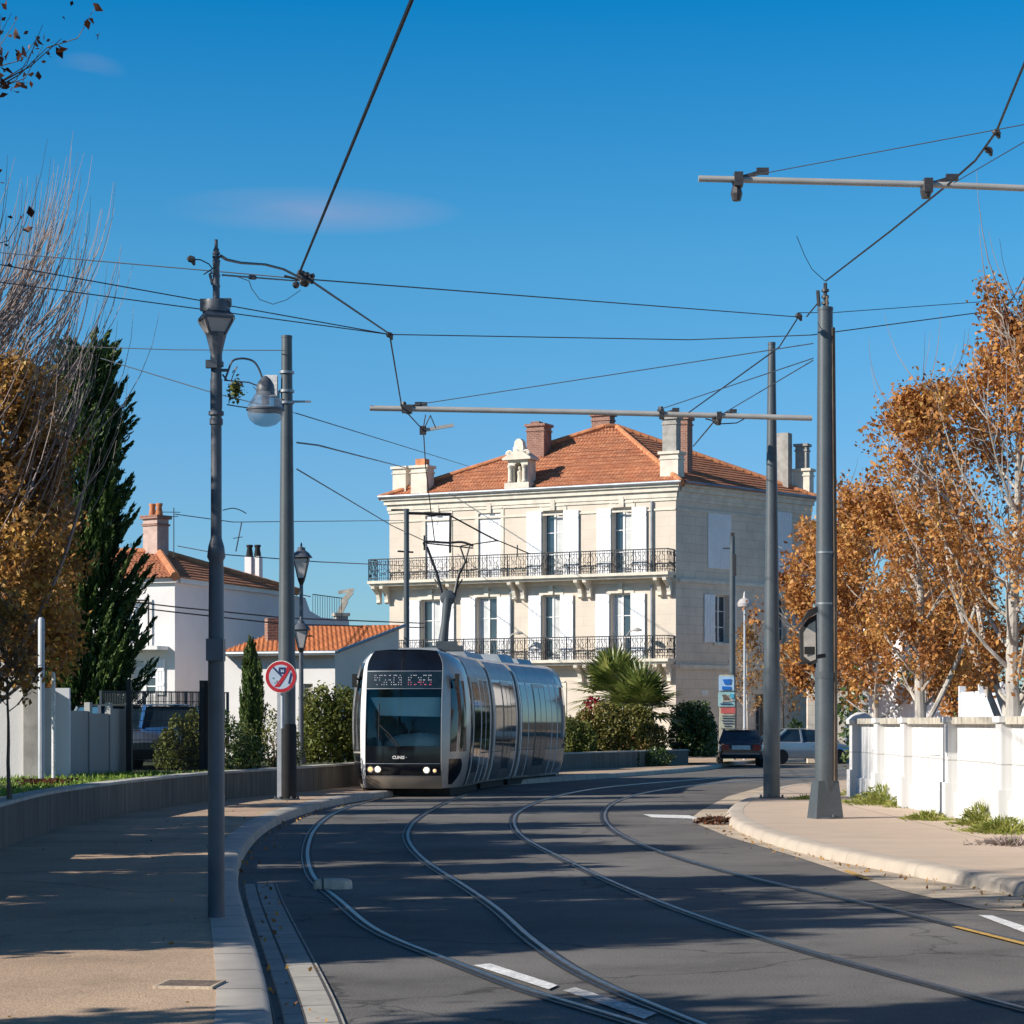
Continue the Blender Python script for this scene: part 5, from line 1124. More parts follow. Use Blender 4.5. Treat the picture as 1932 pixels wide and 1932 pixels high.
for i,(x0,x1,y0) in enumerate(((1363,1385,1354),(1362,1383,1359),(1364,1384,1364),(1366,1380,1369))): pnl('dark_line',x0,x1,y0,y0+1.6,-.05,m_navy)
# ================================================================= wires
m_w=[m_wire,m_thin]
def wire(label,pts,r_,mt=None,sag=0.0,name='overhead_wire',parts=(),group=None):
    P=[W(*p) for p in pts]; full=[]
    for a_,c in zip(P,P[1:]):
        seg=bez(a_,c,sag*(c-a_).length); full+= seg if not full else seg[1:]
    o=P[0]; t=thing(name,label,'wire',o,group=group)
    b=MB(); b.tube([q-o for q in full],r_,6); b.build('cable',mt or m_thin,t)
    for px,py,d,kind in parts:
        c=W(px,py,d)-o; b=MB(); rg=random.Random(px*7+py); s=min(1,d/30)
        if kind=='knot':
            b.lathe([(.015,-.10),(.05,-.07),(.055,.05),(.02,.09)],c,8,axis=(.5,0,-1))
            for _ in range(7):
                q=c+Vector((rg.uniform(-.09,.09),rg.uniform(-.05,.05),rg.uniform(-.10,.10))); b.lathe([(.01,-.04),(.03,-.02),(.03,.02),(.01,.04)],q,6,axis=(rg.uniform(-1,1),rg.uniform(-1,1),rg.uniform(-1,1)))
            b.tube([c+Vector((-.2,0,.03)),c+Vector((-.08,0,.0)),c+Vector((.03,0,-.04))],.014,5)
        elif kind=='small':
            b.lathe([(.01*s,-.06*s),(.045*s,-.03*s),(.045*s,.03*s),(.01*s,.06*s)],c,8,axis=(1,0,-.3)); b.tube([c,c+Vector((.03*s,0,-.05*s)),c+Vector((.04*s,0,-.08*s))],[.03*s,.03*s,.015*s],6)
        elif kind=='beads':
            u_=(P[1]-P[0]).normalized()
            for i in range(7): b.lathe([(.006,-.016),(.016,-.01),(.020,0),(.016,.01),(.006,.016)],c+u_*(i*.055),8,axis=u_)
        b.build('clamp',m_insul,t)
    return t
wire('thick black contact cable zigzagging down over the left track to the roof',[(785,-20,11.8),(565,515,24),(735,630,36),(758,768,45.3),(799,812,49),(803,880,58),(820,1022,60)],.013,m_wire,0.0,parts=[(572,526,24.2,'knot'),(735,632,36,'small')])
wire('thick black contact cable curving down on the right to the tip of the thick pole',[(1945,90,19),(1880,248,22.5),(1840,303,24.5),(1790,347,26.2),(1680,436,31),(1558,530,36.1)],.013,m_wire,0,parts=[(1880,250,22.6,'small'),(1865,283,23.6,'small')])
wire('upper span wire from the left trees to the insulator by the thick pole',[(-40,473,30),(570,526,24.2),(1505,598,36)],.0075,None,.0)
wire('middle span wire from the left trees to the bend of the contact cable',[(-40,492,33),(735,631,36)],.009,None,.0)
wire('long lower span wire crossing behind the lamp post to the right trees',[(-40,527,34),(735,631,36),(1300,641,37),(1532,632,36.5),(1980,572,40)],.009,None,.0)
wire('pair line reaching the left pole top from the cypress',[(120,653,50),(330,660,47),(538,661,44.8)],.010,None,.0)
wire('sloping wire from the cypress past the lamp post towards the tall house roof',[(190,676,52),(405,742,49),(560,780,46),(885,880,95)],.012,None,.0)
wire('wire from the left pole running down to the white chimneys',[(560,835,44.8),(600,840,47),(775,885,104)],.018,None,.0)
wire('lowest wire from the left pole to the corner of the tall house',[(560,885,44.8),(740,992,75),(800,1020,75)],.014,None,.0)
wire('black drop cable from the insulator down to the long beam',[(1507,597,36),(1470,655,38),(1300,778,45.4)],.012,m_wire,.0,parts=[(1507,596,36,'small')])
wire('stay wire rising from the left of the long beam to the thick pole',[(775,765,45.4),(1160,706,41),(1534,648,36.4)],.009,None,.0)
wire('first short stay from the beam to the thick pole',[(1240,774,45.4),(1534,676,36.4)],.009,None,.0)
wire('second short stay from the beam fitting to the thick pole',[(1365,780,45.4),(1534,680,36.4)],.009,None,.0)
wire('black cable dropping behind the long beam towards the roof',[(1350,792,45.6),(1308,842,60)],.016,m_wire,.0,parts=[(1350,793,45.5,'knot')])
wire('curved jumper beneath the beam beside the slimmer pole',[(1355,800,45.5),(1390,798,45.5),(1412,786,45.5)],.012,m_wire,.0)
wire('stay wire from the high beam to the right edge',[(1425,330,26.2),(1980,226,22)],.0055,None,.0)
wire('second stay wire crossing the curve of the right contact cable',[(1800,345,26.2),(1980,240,24)],.0055,None,.0)
wire('faint span wire from the thick pole to the right trees',[(1505,590,36),(1570,590,37),(1980,560,42)],.007,None,.0)
wire('whip-like loose wire rising from the pole tip',[(1503,445,35.5),(1518,482,35.7),(1532,508,35.9),(1556,530,36.1)],.006,None,.0)
wire('thick tie cable from the lamp post tip to the cable bend',[(417,483,17.7),(428,490,18),(455,496,19.5),(500,499,21),(535,508,22.5),(572,527,24)],.012,m_wire,.0)
wire('lower tie cable with bead insulators from the lamp post',[(420,519,17.8),(470,523,19.5),(560,530,24)],.008,m_wire,.0,parts=[(472,523,19.6,'beads')])
wire('small curved wire with a ball left of the lamp post',[(362,489,17.7),(378,490,17.7),(394,498,17.7),(401,507,17.7),(384,518,17.7)],.005,m_wire,.0,parts=[(361,489,17.7,'small')])
wire('thin hanging loop below the cable bend',[(450,523,19),(470,530,19.5),(475,545,19.8),(490,565,20.5),(515,574,21.5),(540,566,22.5),(568,547,24)],.0035,None,.0)
wire('upper house wire across the white house front',[(228,1133,66),(330,1145,66),(540,1166,66),(800,1176,80)],.022,m_wire,.0)
wire('lower house wire across the white house front',[(228,1143,66),(330,1155,66),(540,1178,66),(800,1184,80)],.022,m_wire,.0)
wire('thin line between the aerial and the far lantern lamp',[(335,1030,77),(420,1046,75),(600,1060,80),(800,1069,105)],.018,None,.0)
wire('faint line at the height of the house chimney',[(330,970,77),(440,985,78),(760,982,104)],.016,None,.0)
# ================================================================= retaining wall, garden
ZG=.62
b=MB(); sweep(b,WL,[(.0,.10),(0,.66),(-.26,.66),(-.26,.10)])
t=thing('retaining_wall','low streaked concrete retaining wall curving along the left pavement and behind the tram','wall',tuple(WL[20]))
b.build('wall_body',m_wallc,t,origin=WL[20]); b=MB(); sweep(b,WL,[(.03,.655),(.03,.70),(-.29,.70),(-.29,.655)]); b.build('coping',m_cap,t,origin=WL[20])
b=MB(); wl2=resample(offs(WL,-.27),70)
b.grid([[Vector((*(p+(Vector((-38-.25*i,p.y*1.02+14,0))-p)*k).xy,ZG+.02*math.sin(i*.9+k*5)*(k>0))) for k in (1,.55,.25,.1,.04,0)] for i,p in enumerate(wl2)],flip=False); struct(b.build('garden_ground',m_lawn))
# grass on the lawn edge
rg=np.random.default_rng(11); P=[]
for p in wl2:
    if 22<p.y<47:
        for _ in range(260):
            q=rg.uniform(.0,1)**1.5*3.0; P.append((p.x-.1-q+rg.uniform(-.3,.3),p.y+rg.uniform(-.45,.45),ZG+.035))
leafmesh('grass',P,.12,[m_grass],None,12,aspect=.18,up=1.3)['kind']='stuff'
# ================================================================= white wall on the right
t=thing('white_wall','long white rendered garden wall with pilasters along the right pavement','wall',(WRX,47,ZS)); org=(WRX,47,ZS)
b=MB(); b.box((WRX+.14,27,.14+.75),(.28,40.6,1.50)); b.build('wall_body',m_whwall,t,org,smooth=False)
b=MB(); b.box((WRX+.13,27,.14+.20),(.38,40.5,.40)); b.build('plinth',m_whwall,t,org,smooth=False)
b=MB()
for y in range(0,20): b.box((WRX+.12,8.05+y*1.98+.98,1.695),(.44,1.95,.11),RNG.uniform(-.006,.006))
b.build('coping',m_coping,t,org,smooth=False)
for k,y in enumerate((47.1,43.9,40.9,36.8,32.8,29.0,25,21,17,13)):
    b=MB(); b.box((WRX+.03,y,.90),(.36,.40,1.52)); b.box((WRX+.0,y,.42),(.40,.46,.56)); b.box((WRX+.04,y,1.71),(.46,.50,.09)) if k else b.lathe([(.36,1.64),(.38,1.72),(.24,1.82),(.10,1.88)],(WRX+.05,y,0),4,rot=math.pi/4); b.build('pilaster',m_whwall,t,org,smooth=False)
for y,px in ((38.5,0),(31.2,1),(44.8,0)):
    b=MB(); b.box((WRX-.012,y,1.18),(.02,.30 if px else .9,.9 if px else .12)); b.build('stain' if px else 'patch',M('ochre_stain',(.68,.56,.36),rough=.9,var=.2,scale=4) if px else m_house,t,org,smooth=False)
# white panels, pots behind the wall
def panelfence(label,x0,y0,x1,y1,zt,mt,n,nm='panel_fence'):
    p0=Vector((x0,y0,0));p1=Vector((x1,y1,0)); d=(p1-p0); t=thing(nm,label,'fence',tuple(p0)); ang=math.atan2(d.y,d.x); L=d.length
    for i in range(n):
        c=d*((i+.5)/n); b=MB(); h=zt-.05*(i%3); b.box((c.x,c.y,h/2),(L/n-.03,.05,h),ang)
        k=max(3,int(L/n/.18))
        for j in range(k): q=c+d.normalized()*((j+.5)/k-.5)*(L/n-.04); b.box((q.x,q.y-.03,h/2),(.03,.03,h-.05),ang)
        b.build('panel',mt,t,smooth=False)
    for i in range(n+1):
        c=d*(i/n); b=MB(); b.box((c.x,c.y,zt/2+.06),(.12,.12,zt+.12),ang); b.build('post',mt,t,smooth=False)
m_wpan=M('white_panel',(.66,.67,.70),rough=.7,var=.08,scale=1.2,stretch=(1,1,.2))
panelfence('white board fence right behind the trees above the white wall',GX(1815,44).x,44,GX(1990,36).x,36,2.25,m_wpan,4)
panelfence('farther white board fence between the thin trunks above the white wall',GX(1645,58).x,58,GX(1790,56.5).x,56.5,2.65,m_wpan,3)
# bent white pipe / gate arch
t=thing('gate_arch','dark curved rail over the pale gate beside the white wall end pillar','gate',GX(1600,62,0))
o_=GX(1600,62,0); b=MB(); b.tube([W(1578,1301,62)-o_,W(1608,1301,62)-o_,W(1618,1304,62)-o_,W(1622,1316,62)-o_],.035,6); b.build('rail',m_iron,t)
b=MB(); b.box((W(1632,0,62).x-o_.x,0,1.5),(.35,.2,3.0)); b.build('gate_post',m_house,t,smooth=False)
b=MB(); b.bar(W(1610,1337,62)-o_,W(1634,1337,62)-o_,.04); b.bar(W(1612,1343,62)-o_,W(1634,1343,62)-o_,.03); b.build('latch_bar',m_iron,t,smooth=False)
# ================================================================= left fences
panelfence('solid grey board fence at the edge of the lawn',GX(84,43.5).x,43.5,GX(243,47).x,47,1.95,M('grey_panel',(.34,.34,.325),rough=.7,var=.12,scale=1.2,stretch=(1,1,.15)),4,'grey_fence')
t=thing('wire_fence','dark mesh fence with black posts in front of the parked van','fence',(GX(243,46.5).x,46.5,ZG)); o_=Vector((GX(243,46.5).x,46.5,0)); e_=Vector((GX(390,47.5).x,47.5,0)); d=e_-o_
for k in (0,.94,1.0): b=MB(); b.box((d.x*k,d.y*k,.95),(.10,.10,1.95)); b.build('post',m_iron,t,smooth=False)
b=MB()
n=60
for i in range(n+1): q=d*(i/n); b.box((q.x,q.y,.88),(.010,.010,1.65))
for i in range(9): z=.1+1.58*i/8; b.box((d.x/2,d.y/2,z),(d.length,.012,.012),math.atan2(d.y,d.x))
b.build('wire_mesh',m_iron,t,smooth=False)
t=thing('wire_fence','fine house fence between the parked vehicles and the white house','fence',(GX(190,60).x,60,ZG)); o_=Vector((GX(190,60).x,60,0)); e_=Vector((GX(430,63).x,63,0)); d=e_-o_
for k in (0,.33,.66,1): b=MB(); b.box((d.x*k,d.y*k,.95),(.06,.06,1.9)); b.build('post',m_pole,t,smooth=False)
b=MB()
for i in range(80): q=d*(i/79); b.box((q.x,q.y,.95),(.016,.010,1.85))
b.box((d.x/2,d.y/2,1.88),(d.length,.03,.03),math.atan2(d.y,d.x)); b.build('bars',m_pole,t,smooth=False)
def simplepost(label,px,pt,d,r_,mt,pb=None):
    p=GX(px,d,ZG); t=thing('fence_post',label,'post',p); h=W(px,pt,d).z-ZG; b=MB(); b.lathe([(r_,0),(r_,h-.04),(r_*.6,h)],(0,0,0),10); b.build('shaft',mt,t); b=MB(); b.box((0,0,.02),(r_*4,r_*4,.04)); b.build('base_plate',m_galv,t,smooth=False)
simplepost('tall pale blue-grey post rising from the lawn by the sapling',78,1165,38,.055,m_pole_l); simplepost('shorter thin white post before the grey board fence',101,1268,41,.035,m_white)
t=thing('gate_wall','pale garden wall piece with brown pier at the left edge behind the sapling','wall',GX(30,43,ZG)); b=MB(); b.box((-.6,0,.85),(1.6,.25,1.7)); b.build('wall_body',m_house,t,smooth=False); b=MB(); b.box((.34,-.1,.9),(.28,.35,1.8)); b.build('pier',m_cement,t,smooth=False); b=MB(); b.box((.75,.1,.75),(.5,.12,1.9)); b.build('gate_leaf',m_wpan,t,smooth=False)
t=thing('shed','white shed with a dark red roof edge glimpsed through the brown tree','shed',GX(45,64,ZG)); b=MB(); b.box((0,0,1.6),(4,3,3.2)); b.build('wall',m_house,t,smooth=False); b=MB(); b.box((0,0,3.35),(4.4,3.4,.3)); b.build('roof',M('dark_red_metal',(.25,.03,.03),rough=.6,var=.2,scale=3),t,smooth=False)
# ================================================================= trees
def curve_up(p,az,el0,el1,L,n=6,wob=.06,rg=random):
    pts=[Vector(p)]; step=L/n; a_=az
    for i in range(n):
        el=el0+(el1-el0)*i/(n-1 if n>1 else 1); a_+=rg.uniform(-wob,wob)*2
        pts.append(pts[-1]+Vector((math.cos(a_)*math.cos(el),math.sin(a_)*math.cos(el),math.sin(el)+rg.uniform(-wob,wob)))*step)
    return pts
def tree(name,label,cat,loc,Ht,rad,tr,leaf,bark,nleaf,lsize,seed,nl=24,z0=.2,el=(25,75),lz=(0,1e9),lean=(0,0),shoots=0,shoot_mat=None,jit=.13,dens=None,group=None,rad_fn=None,crown_fn=None,shoot_dir=None,multi=0,shootL=(1.2,2.4),cap=.36,br=None,gaps=0,extra=()):
    rg=random.Random(seed); ng=np.random.default_rng(seed); t=thing(name,label,cat,loc,group=group)
    tb=MB(); P=[]; n=9; x=y=0
    for i in range(n+1):
        P.append(Vector((lean[0]*(i/n)+x,lean[1]*(i/n)+y,Ht*.88*i/n))); x+=rg.uniform(-.05,.05)*rad*.5; y+=rg.uniform(-.05,.05)*rad*.5
    tb.tube(P,[tr*1.35]+[tr*(1-.88*(i/n)) for i in range(1,n+1)],10); 
    for k in range(multi):
        a_=rg.uniform(0,6.28); q=P[1].lerp(P[2],rg.random()); pp=curve_up(q,a_,R(55),R(82),Ht*.6,7,.05,rg); tb.tube(pp,[tr*.45*(1-.85*i/7) for i in range(8)],7)
    tb.build('trunk',bark,t)
    bb=MB(); L=[]
    rf_=rad_fn or (lambda k:(.62+.38*math.sin(math.pi*k))*(1-k*.75))
    for i in range(nl+len(extra)):
        k=(i+rg.random())/nl; h=min(.97,z0+(0.97-z0)*k); q=Vector(P[0]); f=h/.88*n; j=min(int(f),n-1); q=P[j].lerp(P[min(j+1,n)],min(1,f-j))
        a_=i*2.4+rg.uniform(-.4,.4); ln=rad*rf_(k)*rg.uniform(.75,1.15)
        e0,e1=R(el[0]+k*20),R(min(88,el[1]+k*10)); ln=ln/max(.35,math.cos((e0+e1)/2)); ln=min(ln,Ht*cap*(1-.55*k))
        if i>=nl:
            h_,a_,ln,e0,e1=extra[i-nl]; e0,e1=R(e0),R(e1); k=.5; f=h_/Ht/.88*n; j=min(int(f),n-1); q=P[j].lerp(P[min(j+1,n)],min(1,f-j))
        pp=curve_up(q,a_,e0,e1,ln,6,.07,rg); r0=min(.045,tr*.30*(1-k*.6))
        bb.tube(pp,[max(.006,r0*(1-.9*i2/6)) for i2 in range(7)],5,cap=False)
        for s_ in range(7):
            f=rg.uniform(.18,1.0)*6; j=min(int(f),5); q2=pp[j].lerp(pp[j+1],f-j); a2=a_+rg.choice((-1,1))*rg.uniform(.4,1.5); l2=ln*rg.uniform(.2,.42)
            p2=curve_up(q2,a2,R(el[0]+10),R(el[1]),l2,3,.1,rg); bb.tube(p2,[.012,.009,.006,.003],3,cap=False)
            for k3 in range(8):
                f=rg.uniform(0,2.99); j=int(f); L.append(p2[j].lerp(p2[j+1],f-j))
            for k4 in range(2):
                q3=p2[rg.randint(1,3)]; p3=curve_up(q3,a2+rg.uniform(-1.2,1.2),R(20),R(60),l2*.6,2,.1,rg); bb.tube(p3,[.006,.004,.002],3,cap=False)
                for k5 in range(5): f=rg.uniform(0,1.99); j=int(f); L.append(p3[j].lerp(p3[j+1],f-j))
    bb.build('branches',br or (bark if shoot_mat is None else m_twig),t,uv=False)
    if shoots:
        sb=MB()
        for i in range(shoots):
            q=Vector(L[rg.randrange(len(L))]); 
            if q.z<Ht*(.45): q.z=Ht*rg.uniform(.5,.85)
            a_=rg.uniform(0,6.28) if shoot_dir is None else shoot_dir+rg.uniform(-1,1); pp=curve_up(q,a_,R(rg.uniform(38,62)),R(rg.uniform(74,88)),rg.uniform(*shootL),5,.07,rg); sb.tube(pp,[.014,.012,.009,.007,.005,.003],3,cap=False)
        sb.build('bare_shoots',m_twig,t,uv=False)
    A=np.array([tuple(q) for q in L]); A=A[(A[:,2]>lz[0])&(A[:,2]<lz[1])]
    if gaps:
        f=1.7; nz=np.sin(A[:,0]*f*1.3+seed)*np.sin(A[:,1]*f*1.1+seed*2)+np.sin(A[:,2]*f*1.5+seed*3)*np.sin((A[:,0]+A[:,1])*f+seed)+ng.normal(size=len(A))*.25; A=A[nz>np.quantile(nz,gaps)]
    idx=ng.integers(0,len(A),nleaf); pos=A[idx]+ng.normal(size=(nleaf,3))*jit
    leafmesh('crown',pos,lsize,[leaf],t,seed,aspect=.62)
    return t
gR='autumn trees behind the white wall'
tree('autumn_tree','orange-leaved tree with pale trunk at the middle of the white wall','tree',GX(1738,45.5,.1),8.4,1.4,.14,m_leaf_o,m_birch,22000,.088,21,nl=38,z0=.20,el=(36,68),shoots=30,group=gR,multi=2,br=m_birch,gaps=.42)
tree('autumn_tree','tallest orange-brown tree at the right edge with a thick pale forked trunk','tree',GX(1912,37,.1),8.5,1.75,.15,m_leaf_o,m_birch,22000,.08,22,nl=40,z0=.19,el=(36,68),shoots=40,group=gR,multi=3,br=m_birch,gaps=.40)
tree('autumn_tree','golden tree farther back with low crown beside the thick pole','tree',GX(1645,57,.1),7.3,2.1,.12,m_leaf_o,m_birch,18000,.105,23,nl=34,z0=.20,el=(26,62),shoots=14,group=gR,br=m_birch,gaps=.32)
tree('autumn_tree','far orange tree whose crown shows between the two right poles','tree',GX(1572,64,.1),7.2,2.2,.11,m_leaf_o,m_birch,16000,.12,24,nl=32,z0=.26,el=(22,58),group=gR,br=m_birch,gaps=.30)
tree('autumn_tree','lower orange tree behind the second fence, between the middle and right-edge trunks','tree',GX(1825,52,.1),5.3,1.5,.11,m_leaf_o,m_birch,15000,.10,25,nl=30,z0=.22,el=(30,62),shoots=14,group=gR,br=m_birch,gaps=.35)
tree('thin_tree','sparse thin brown tree before the shaded side of the tall house','tree',GX(1412,99,ZS),5.8,.95,.06,m_leaf_b,m_birch,1500,.12,31,nl=16,z0=.3,el=(35,75))
tree('thin_tree','sparse bare tree behind the silver saloon','tree',GX(1480,96,ZS),5.0,1.2,.06,m_leaf_b,m_bark,700,.12,32,nl=16,z0=.3,el=(30,65))
# left trees
tree('brown_tree','large brown and golden tree with grey bare shoots at the left edge','tree',GX(-20,40,ZG),8.6,2.0,.14,m_leaf_b,m_twig,24000,.11,41,nl=40,z0=.14,el=(33,72),lz=(1.5,7.3),shoots=430,shoot_mat=m_twig,shoot_dir=.3,multi=2,shootL=(1.6,3.3))
tree('brown_tree','golden-brown tree close to the tall dark cypress','tree',GX(66,46,ZG),6.9,1.15,.09,m_leaf_b,m_twig,13000,.11,42,nl=28,z0=.2,el=(35,72),shoots=60,shoot_mat=m_twig,shootL=(1.2,2.6))
tree('sapling','young thin tree with a few brown leaves on the lawn','tree',GX(18,28.6,ZG+.03),2.6,.48,.028,m_leaf_b,m_bark,900,.075,43,nl=14,z0=.42,el=(35,70),jit=.06)
tree('near_tree','near tree with dark russet leaves reaching in at the top left corner','tree',(-6.6,17.4,.6),9.6,2.0,.16,m_leaf_d,m_bark,9000,.075,44,nl=30,z0=.34,el=(-5,32),jit=.08,cap=.6,rad_fn=lambda k:.8,extra=[(4.9,.05,2.75,5,22),(5.4,.3,2.8,5,28),(5.7,-.25,2.8,8,25),(5.0,.12,2.95,22,30),(5.9,.0,2.6,0,20),(4.2,.0,2.5,10,30),(3.7,.1,2.45,10,30),(4.5,.35,2.55,5,25)])
gs='leafy trees on the left lawn casting shade across the street'
sh=tree('shade_tree','leafy tree on the left lawn nearest the viewer','tree',(-8.6,7.5,.6),8.2,2.6,.16,m_leaf_b,m_bark,16000,.20,45,nl=34,z0=.16,el=(12,55),group=gs,cap=.45)
for i,(x,y,k) in enumerate(((-11,14.2,.95),(-11.4,18.6,1.0),(-10.6,21.8,.62),(-11.2,25.2,.90),(-11.6,28.6,.85),(-12.0,32.2,.9),(-8.2,20.3,.6),(-8.8,25.8,.58),(-9.4,30.2,.56),(-7.6,14.4,.56),(-8.4,23.0,.6),(-9.2,28.0,.58),(-10.2,33.6,.55),(-7.5,17.2,.62),(-9.4,15.4,.72))):
    copy_tree(sh,(x,y,.6),i*1.3+.4,['first tree of the lawn row beyond the sunny gap','second and largest tree of the lawn row','third low tree of the lawn row','fourth tree of the lawn row','fifth tree of the lawn row','last tree of the lawn row, closest to the brown tree','small bushy tree between the lawn row and the low wall','second small bushy tree along the low wall','third small bushy tree along the low wall','small bushy tree nearest the sunny gap by the low wall','small bushy tree midway along the low wall','small bushy tree before the sapling','last small bushy tree, beside the garden wall piece','small bushy tree just behind the near russet tree','mid-sized bushy tree between the lawn row and the near russet tree'][i],k)
tree('far_tree','hazy green tree behind the stone column','tree',GX(672,95,0),5.4,1.0,.1,m_hedge,m_bark,1600,.16,48,nl=14,z0=.4,el=(25,65))
# cypress
def cypress(label,loc,Ht,rad,seed,npl,mat,sprlen=.9,out=.45,prof=None,low=.02,leafn=90,lsize=.10):
    rg=np.random.default_rng(seed); t=thing('cypress',label,'tree',loc); b=MB(); b.tube([(0,0,0),(0,0,Ht*.5),(0,0,Ht*.93)],[rad*.16,rad*.1,.02],8); b.build('trunk',m_bark,t)
    prof=prof or (lambda k:(min(1,k*6+.35))*(1-k)**.62)
    P=[];D=[]
    for i in range(npl):
        k=low+(1-low)*(i+rg.random())/npl; a_=rg.uniform(0,6.283); r_=rad*prof(k)*rg.uniform(.55,1.0); z=Ht*k*.9
        dr=np.array([math.cos(a_)*out*rg.uniform(.6,1.5),math.sin(a_)*out*rg.uniform(.6,1.5),1.0]); dr/=np.linalg.norm(dr)
        base=np.array([math.cos(a_)*r_*.55,math.sin(a_)*r_*.55,z]); L=sprlen*rg.uniform(.6,1.5)*(.6+.6*(1-k)); m_=leafn
        u=rg.uniform(0,1,m_); wv=.115*sprlen*(1-u)**.8+.010
        pts=base+dr*(u*L)[:,None]+rg.normal(size=(m_,3))*wv[:,None]*.6
        P.append(pts); D.append(np.repeat(dr[None],m_,0)+rg.normal(size=(m_,3))*.10)
    leafmesh('crown',np.concatenate(P),lsize,[mat],t,seed,aspect=.26,dirs=np.concatenate(D))
    return t
cypress('tall dark green cypress with jagged plumes beside the brown tree',GX(158,62,ZG),12.0,1.75,51,560,m_cyp,1.45,.66,prof=lambda k:(min(1,k*3.2+.45))*(1-k)**.42,leafn=150,lsize=.19)
cypress('small clipped conical cypress left of the round sign',GX(472,53,ZG),3.05,.42,52,170,leafmat('bright_cypress_leaf',[(.02,.04,.01),(.05,.09,.02),(.10,.15,.03),(.15,.19,.05)],scale=1.6,trans=.12),.42,.14,prof=lambda k:(min(1,k*4+.55))*(1-k)**.45,leafn=130,lsize=.075)
cypress('narrow companion cypress touching the small clipped one',GX(490,53.5,ZG),2.6,.24,53,90,bpy.data.materials['bright_cypress_leaf'],.36,.12,leafn=70,lsize=.06)
# shrubs: leaves spread through lumpy volumes
def shrub(name,label,loc,lumps,n,lsize,mat,seed,cat='shrub',group=None,stems=True,aspect=.6):
    rg=np.random.default_rng(seed); t=thing(name,label,cat,loc,group=group); P=[]; vol=[l[3]*l[4]*l[5] for l in lumps]; tv=sum(vol)
    for l,v in zip(lumps,vol):
        k=int(n*v/tv); d=rg.normal(size=(k,3)); d/=np.linalg.norm(d,axis=1)[:,None]; r_=rg.uniform(.25,1,k)**.4
        r_*=1+.16*np.sin(d[:,0]*5+l[0]*9)*np.sin(d[:,2]*6+l[1]*7)+rg.normal(size=k)*.05
        q=d*r_[:,None]*np.array(l[3:6])+np.array(l[:3]); P.append(q[q[:,2]>.02])
    P=np.concatenate(P); leafmesh('foliage',P,lsize,[mat],t,seed,aspect=aspect)
    if stems:
        b=MB(); rr=random.Random(seed)
        for l in lumps:
            for _ in range(5): e=Vector(l[:3])+Vector((rr.uniform(-.6,.6)*l[3],rr.uniform(-.5,.5)*l[4],rr.uniform(-.2,.6)*l[5])); q=Vector((l[0]*.9,l[1]*.9,0)); b.tube([q,q.lerp(e,.5)+Vector((rr.uniform(-.1,.1),0,.1)),e],[.03,.02,.008],5)
        b.build('stems',m_bark,t,uv=False)
    return t
gh='shrubs behind the low wall right of the tram'
d_=59.5; shrub('hedge','dense green hedge left of the tram front',GX(618,d_,ZG),[(-.15,0,.9,.55,.6,1.1),(.35,.1,1.0,.55,.6,1.05),(-.5,.1,.8,.3,.5,1.15),(.75,.3,.8,.45,.5,1.0),(1.3,.9,.7,.6,.5,.9)],15000,.09,m_hedge,61,'hedge')
shrub('bush','leafy garden bush with pale spots behind the mesh fence',GX(345,49.5,ZG),[(-.1,0,.55,.38,.35,.65),(.35,.1,.7,.40,.35,.75),(-.4,.2,.35,.3,.3,.4),(.6,.1,.4,.3,.3,.5)],6500,.075,m_hedge,62,'bush')
shrub('bush','golden round bush above the mesh fence posts',GX(398,56,ZG),[(0,0,1.35,.28,.28,.42),(.1,0,.7,.3,.3,.6)],1800,.07,leafmat('golden_leaf',[(.12,.08,.02),(.26,.17,.035),(.40,.25,.06)],scale=2),63,'bush')
shrub('bush','loose grey-green shrub between the small cypress and the grey pole',GX(518,50.5,ZG),[(0,0,.6,.28,.3,.8),(-.7,.1,.5,.3,.3,.6),(.35,.2,.4,.3,.3,.5)],2600,.06,m_hedge,64,'bush')
shrub('bush','dark low shrubs at the foot of the small cypress behind the lamp post',GX(425,49,ZG),[(0,0,.6,.5,.35,.7),(.5,.2,.4,.4,.3,.45)],2600,.07,m_laurel,65,'bush')
shrub('hedge','reddish green flowering hedge in front of the fan palm',GX(1150,82,.5),[(-.9,0,.7,.7,.5,.95),(0,0,.8,.9,.6,1.1),(.9,.1,.8,.8,.6,1.0),(-1.5,.2,.5,.5,.4,.75),(1.6,.2,.5,.5,.4,.7)],26000,.10,m_hedge_r,66,'hedge',gh)
shrub('hedge','clipped dark laurel hedge between the fan palm and the sign totem',GX(1308,85,.4),[(-.45,0,.9,.5,.5,1.15),(.25,0,.95,.55,.5,1.15),(.0,.1,.9,.5,.5,1.2),(.6,.2,.6,.35,.5,1.0)],14000,.10,m_laurel,67,'hedge',gh)
shrub('hedge','pale ragged shrub just right of the tram rear',GX(1078,79,.45),[(0,0,.6,.45,.4,.85),(.5,.1,.55,.4,.4,.75)],6000,.09,m_hedge,68,'hedge',gh)
shrub('hedge','trailing ivy spilling over the low wall below the hedge',GX(1205,80.2,.0),[(-.3,-.1,.35,.35,.25,.42),(.7,.6,.4,.6,.25,.4)],2200,.08,m_laurel,69,'hedge',gh,stems=False)
shrub('flowers','cluster of crimson flowers at the left foot of the fan palm',GX(1118,83,.9),[(0,0,1.45,.28,.25,.3),(-.25,0,1.1,.2,.2,.25)],420,.10,m_flower,70,'flowers')
shrub('dark_hedge','dark green high hedge behind the white board fences',GX(1800,62,0),[(x,0,1.6,1.2,.6,1.9) for x in (-2,-.8,.6,2,3.2)],9000,.15,m_laurel,71,'hedge')
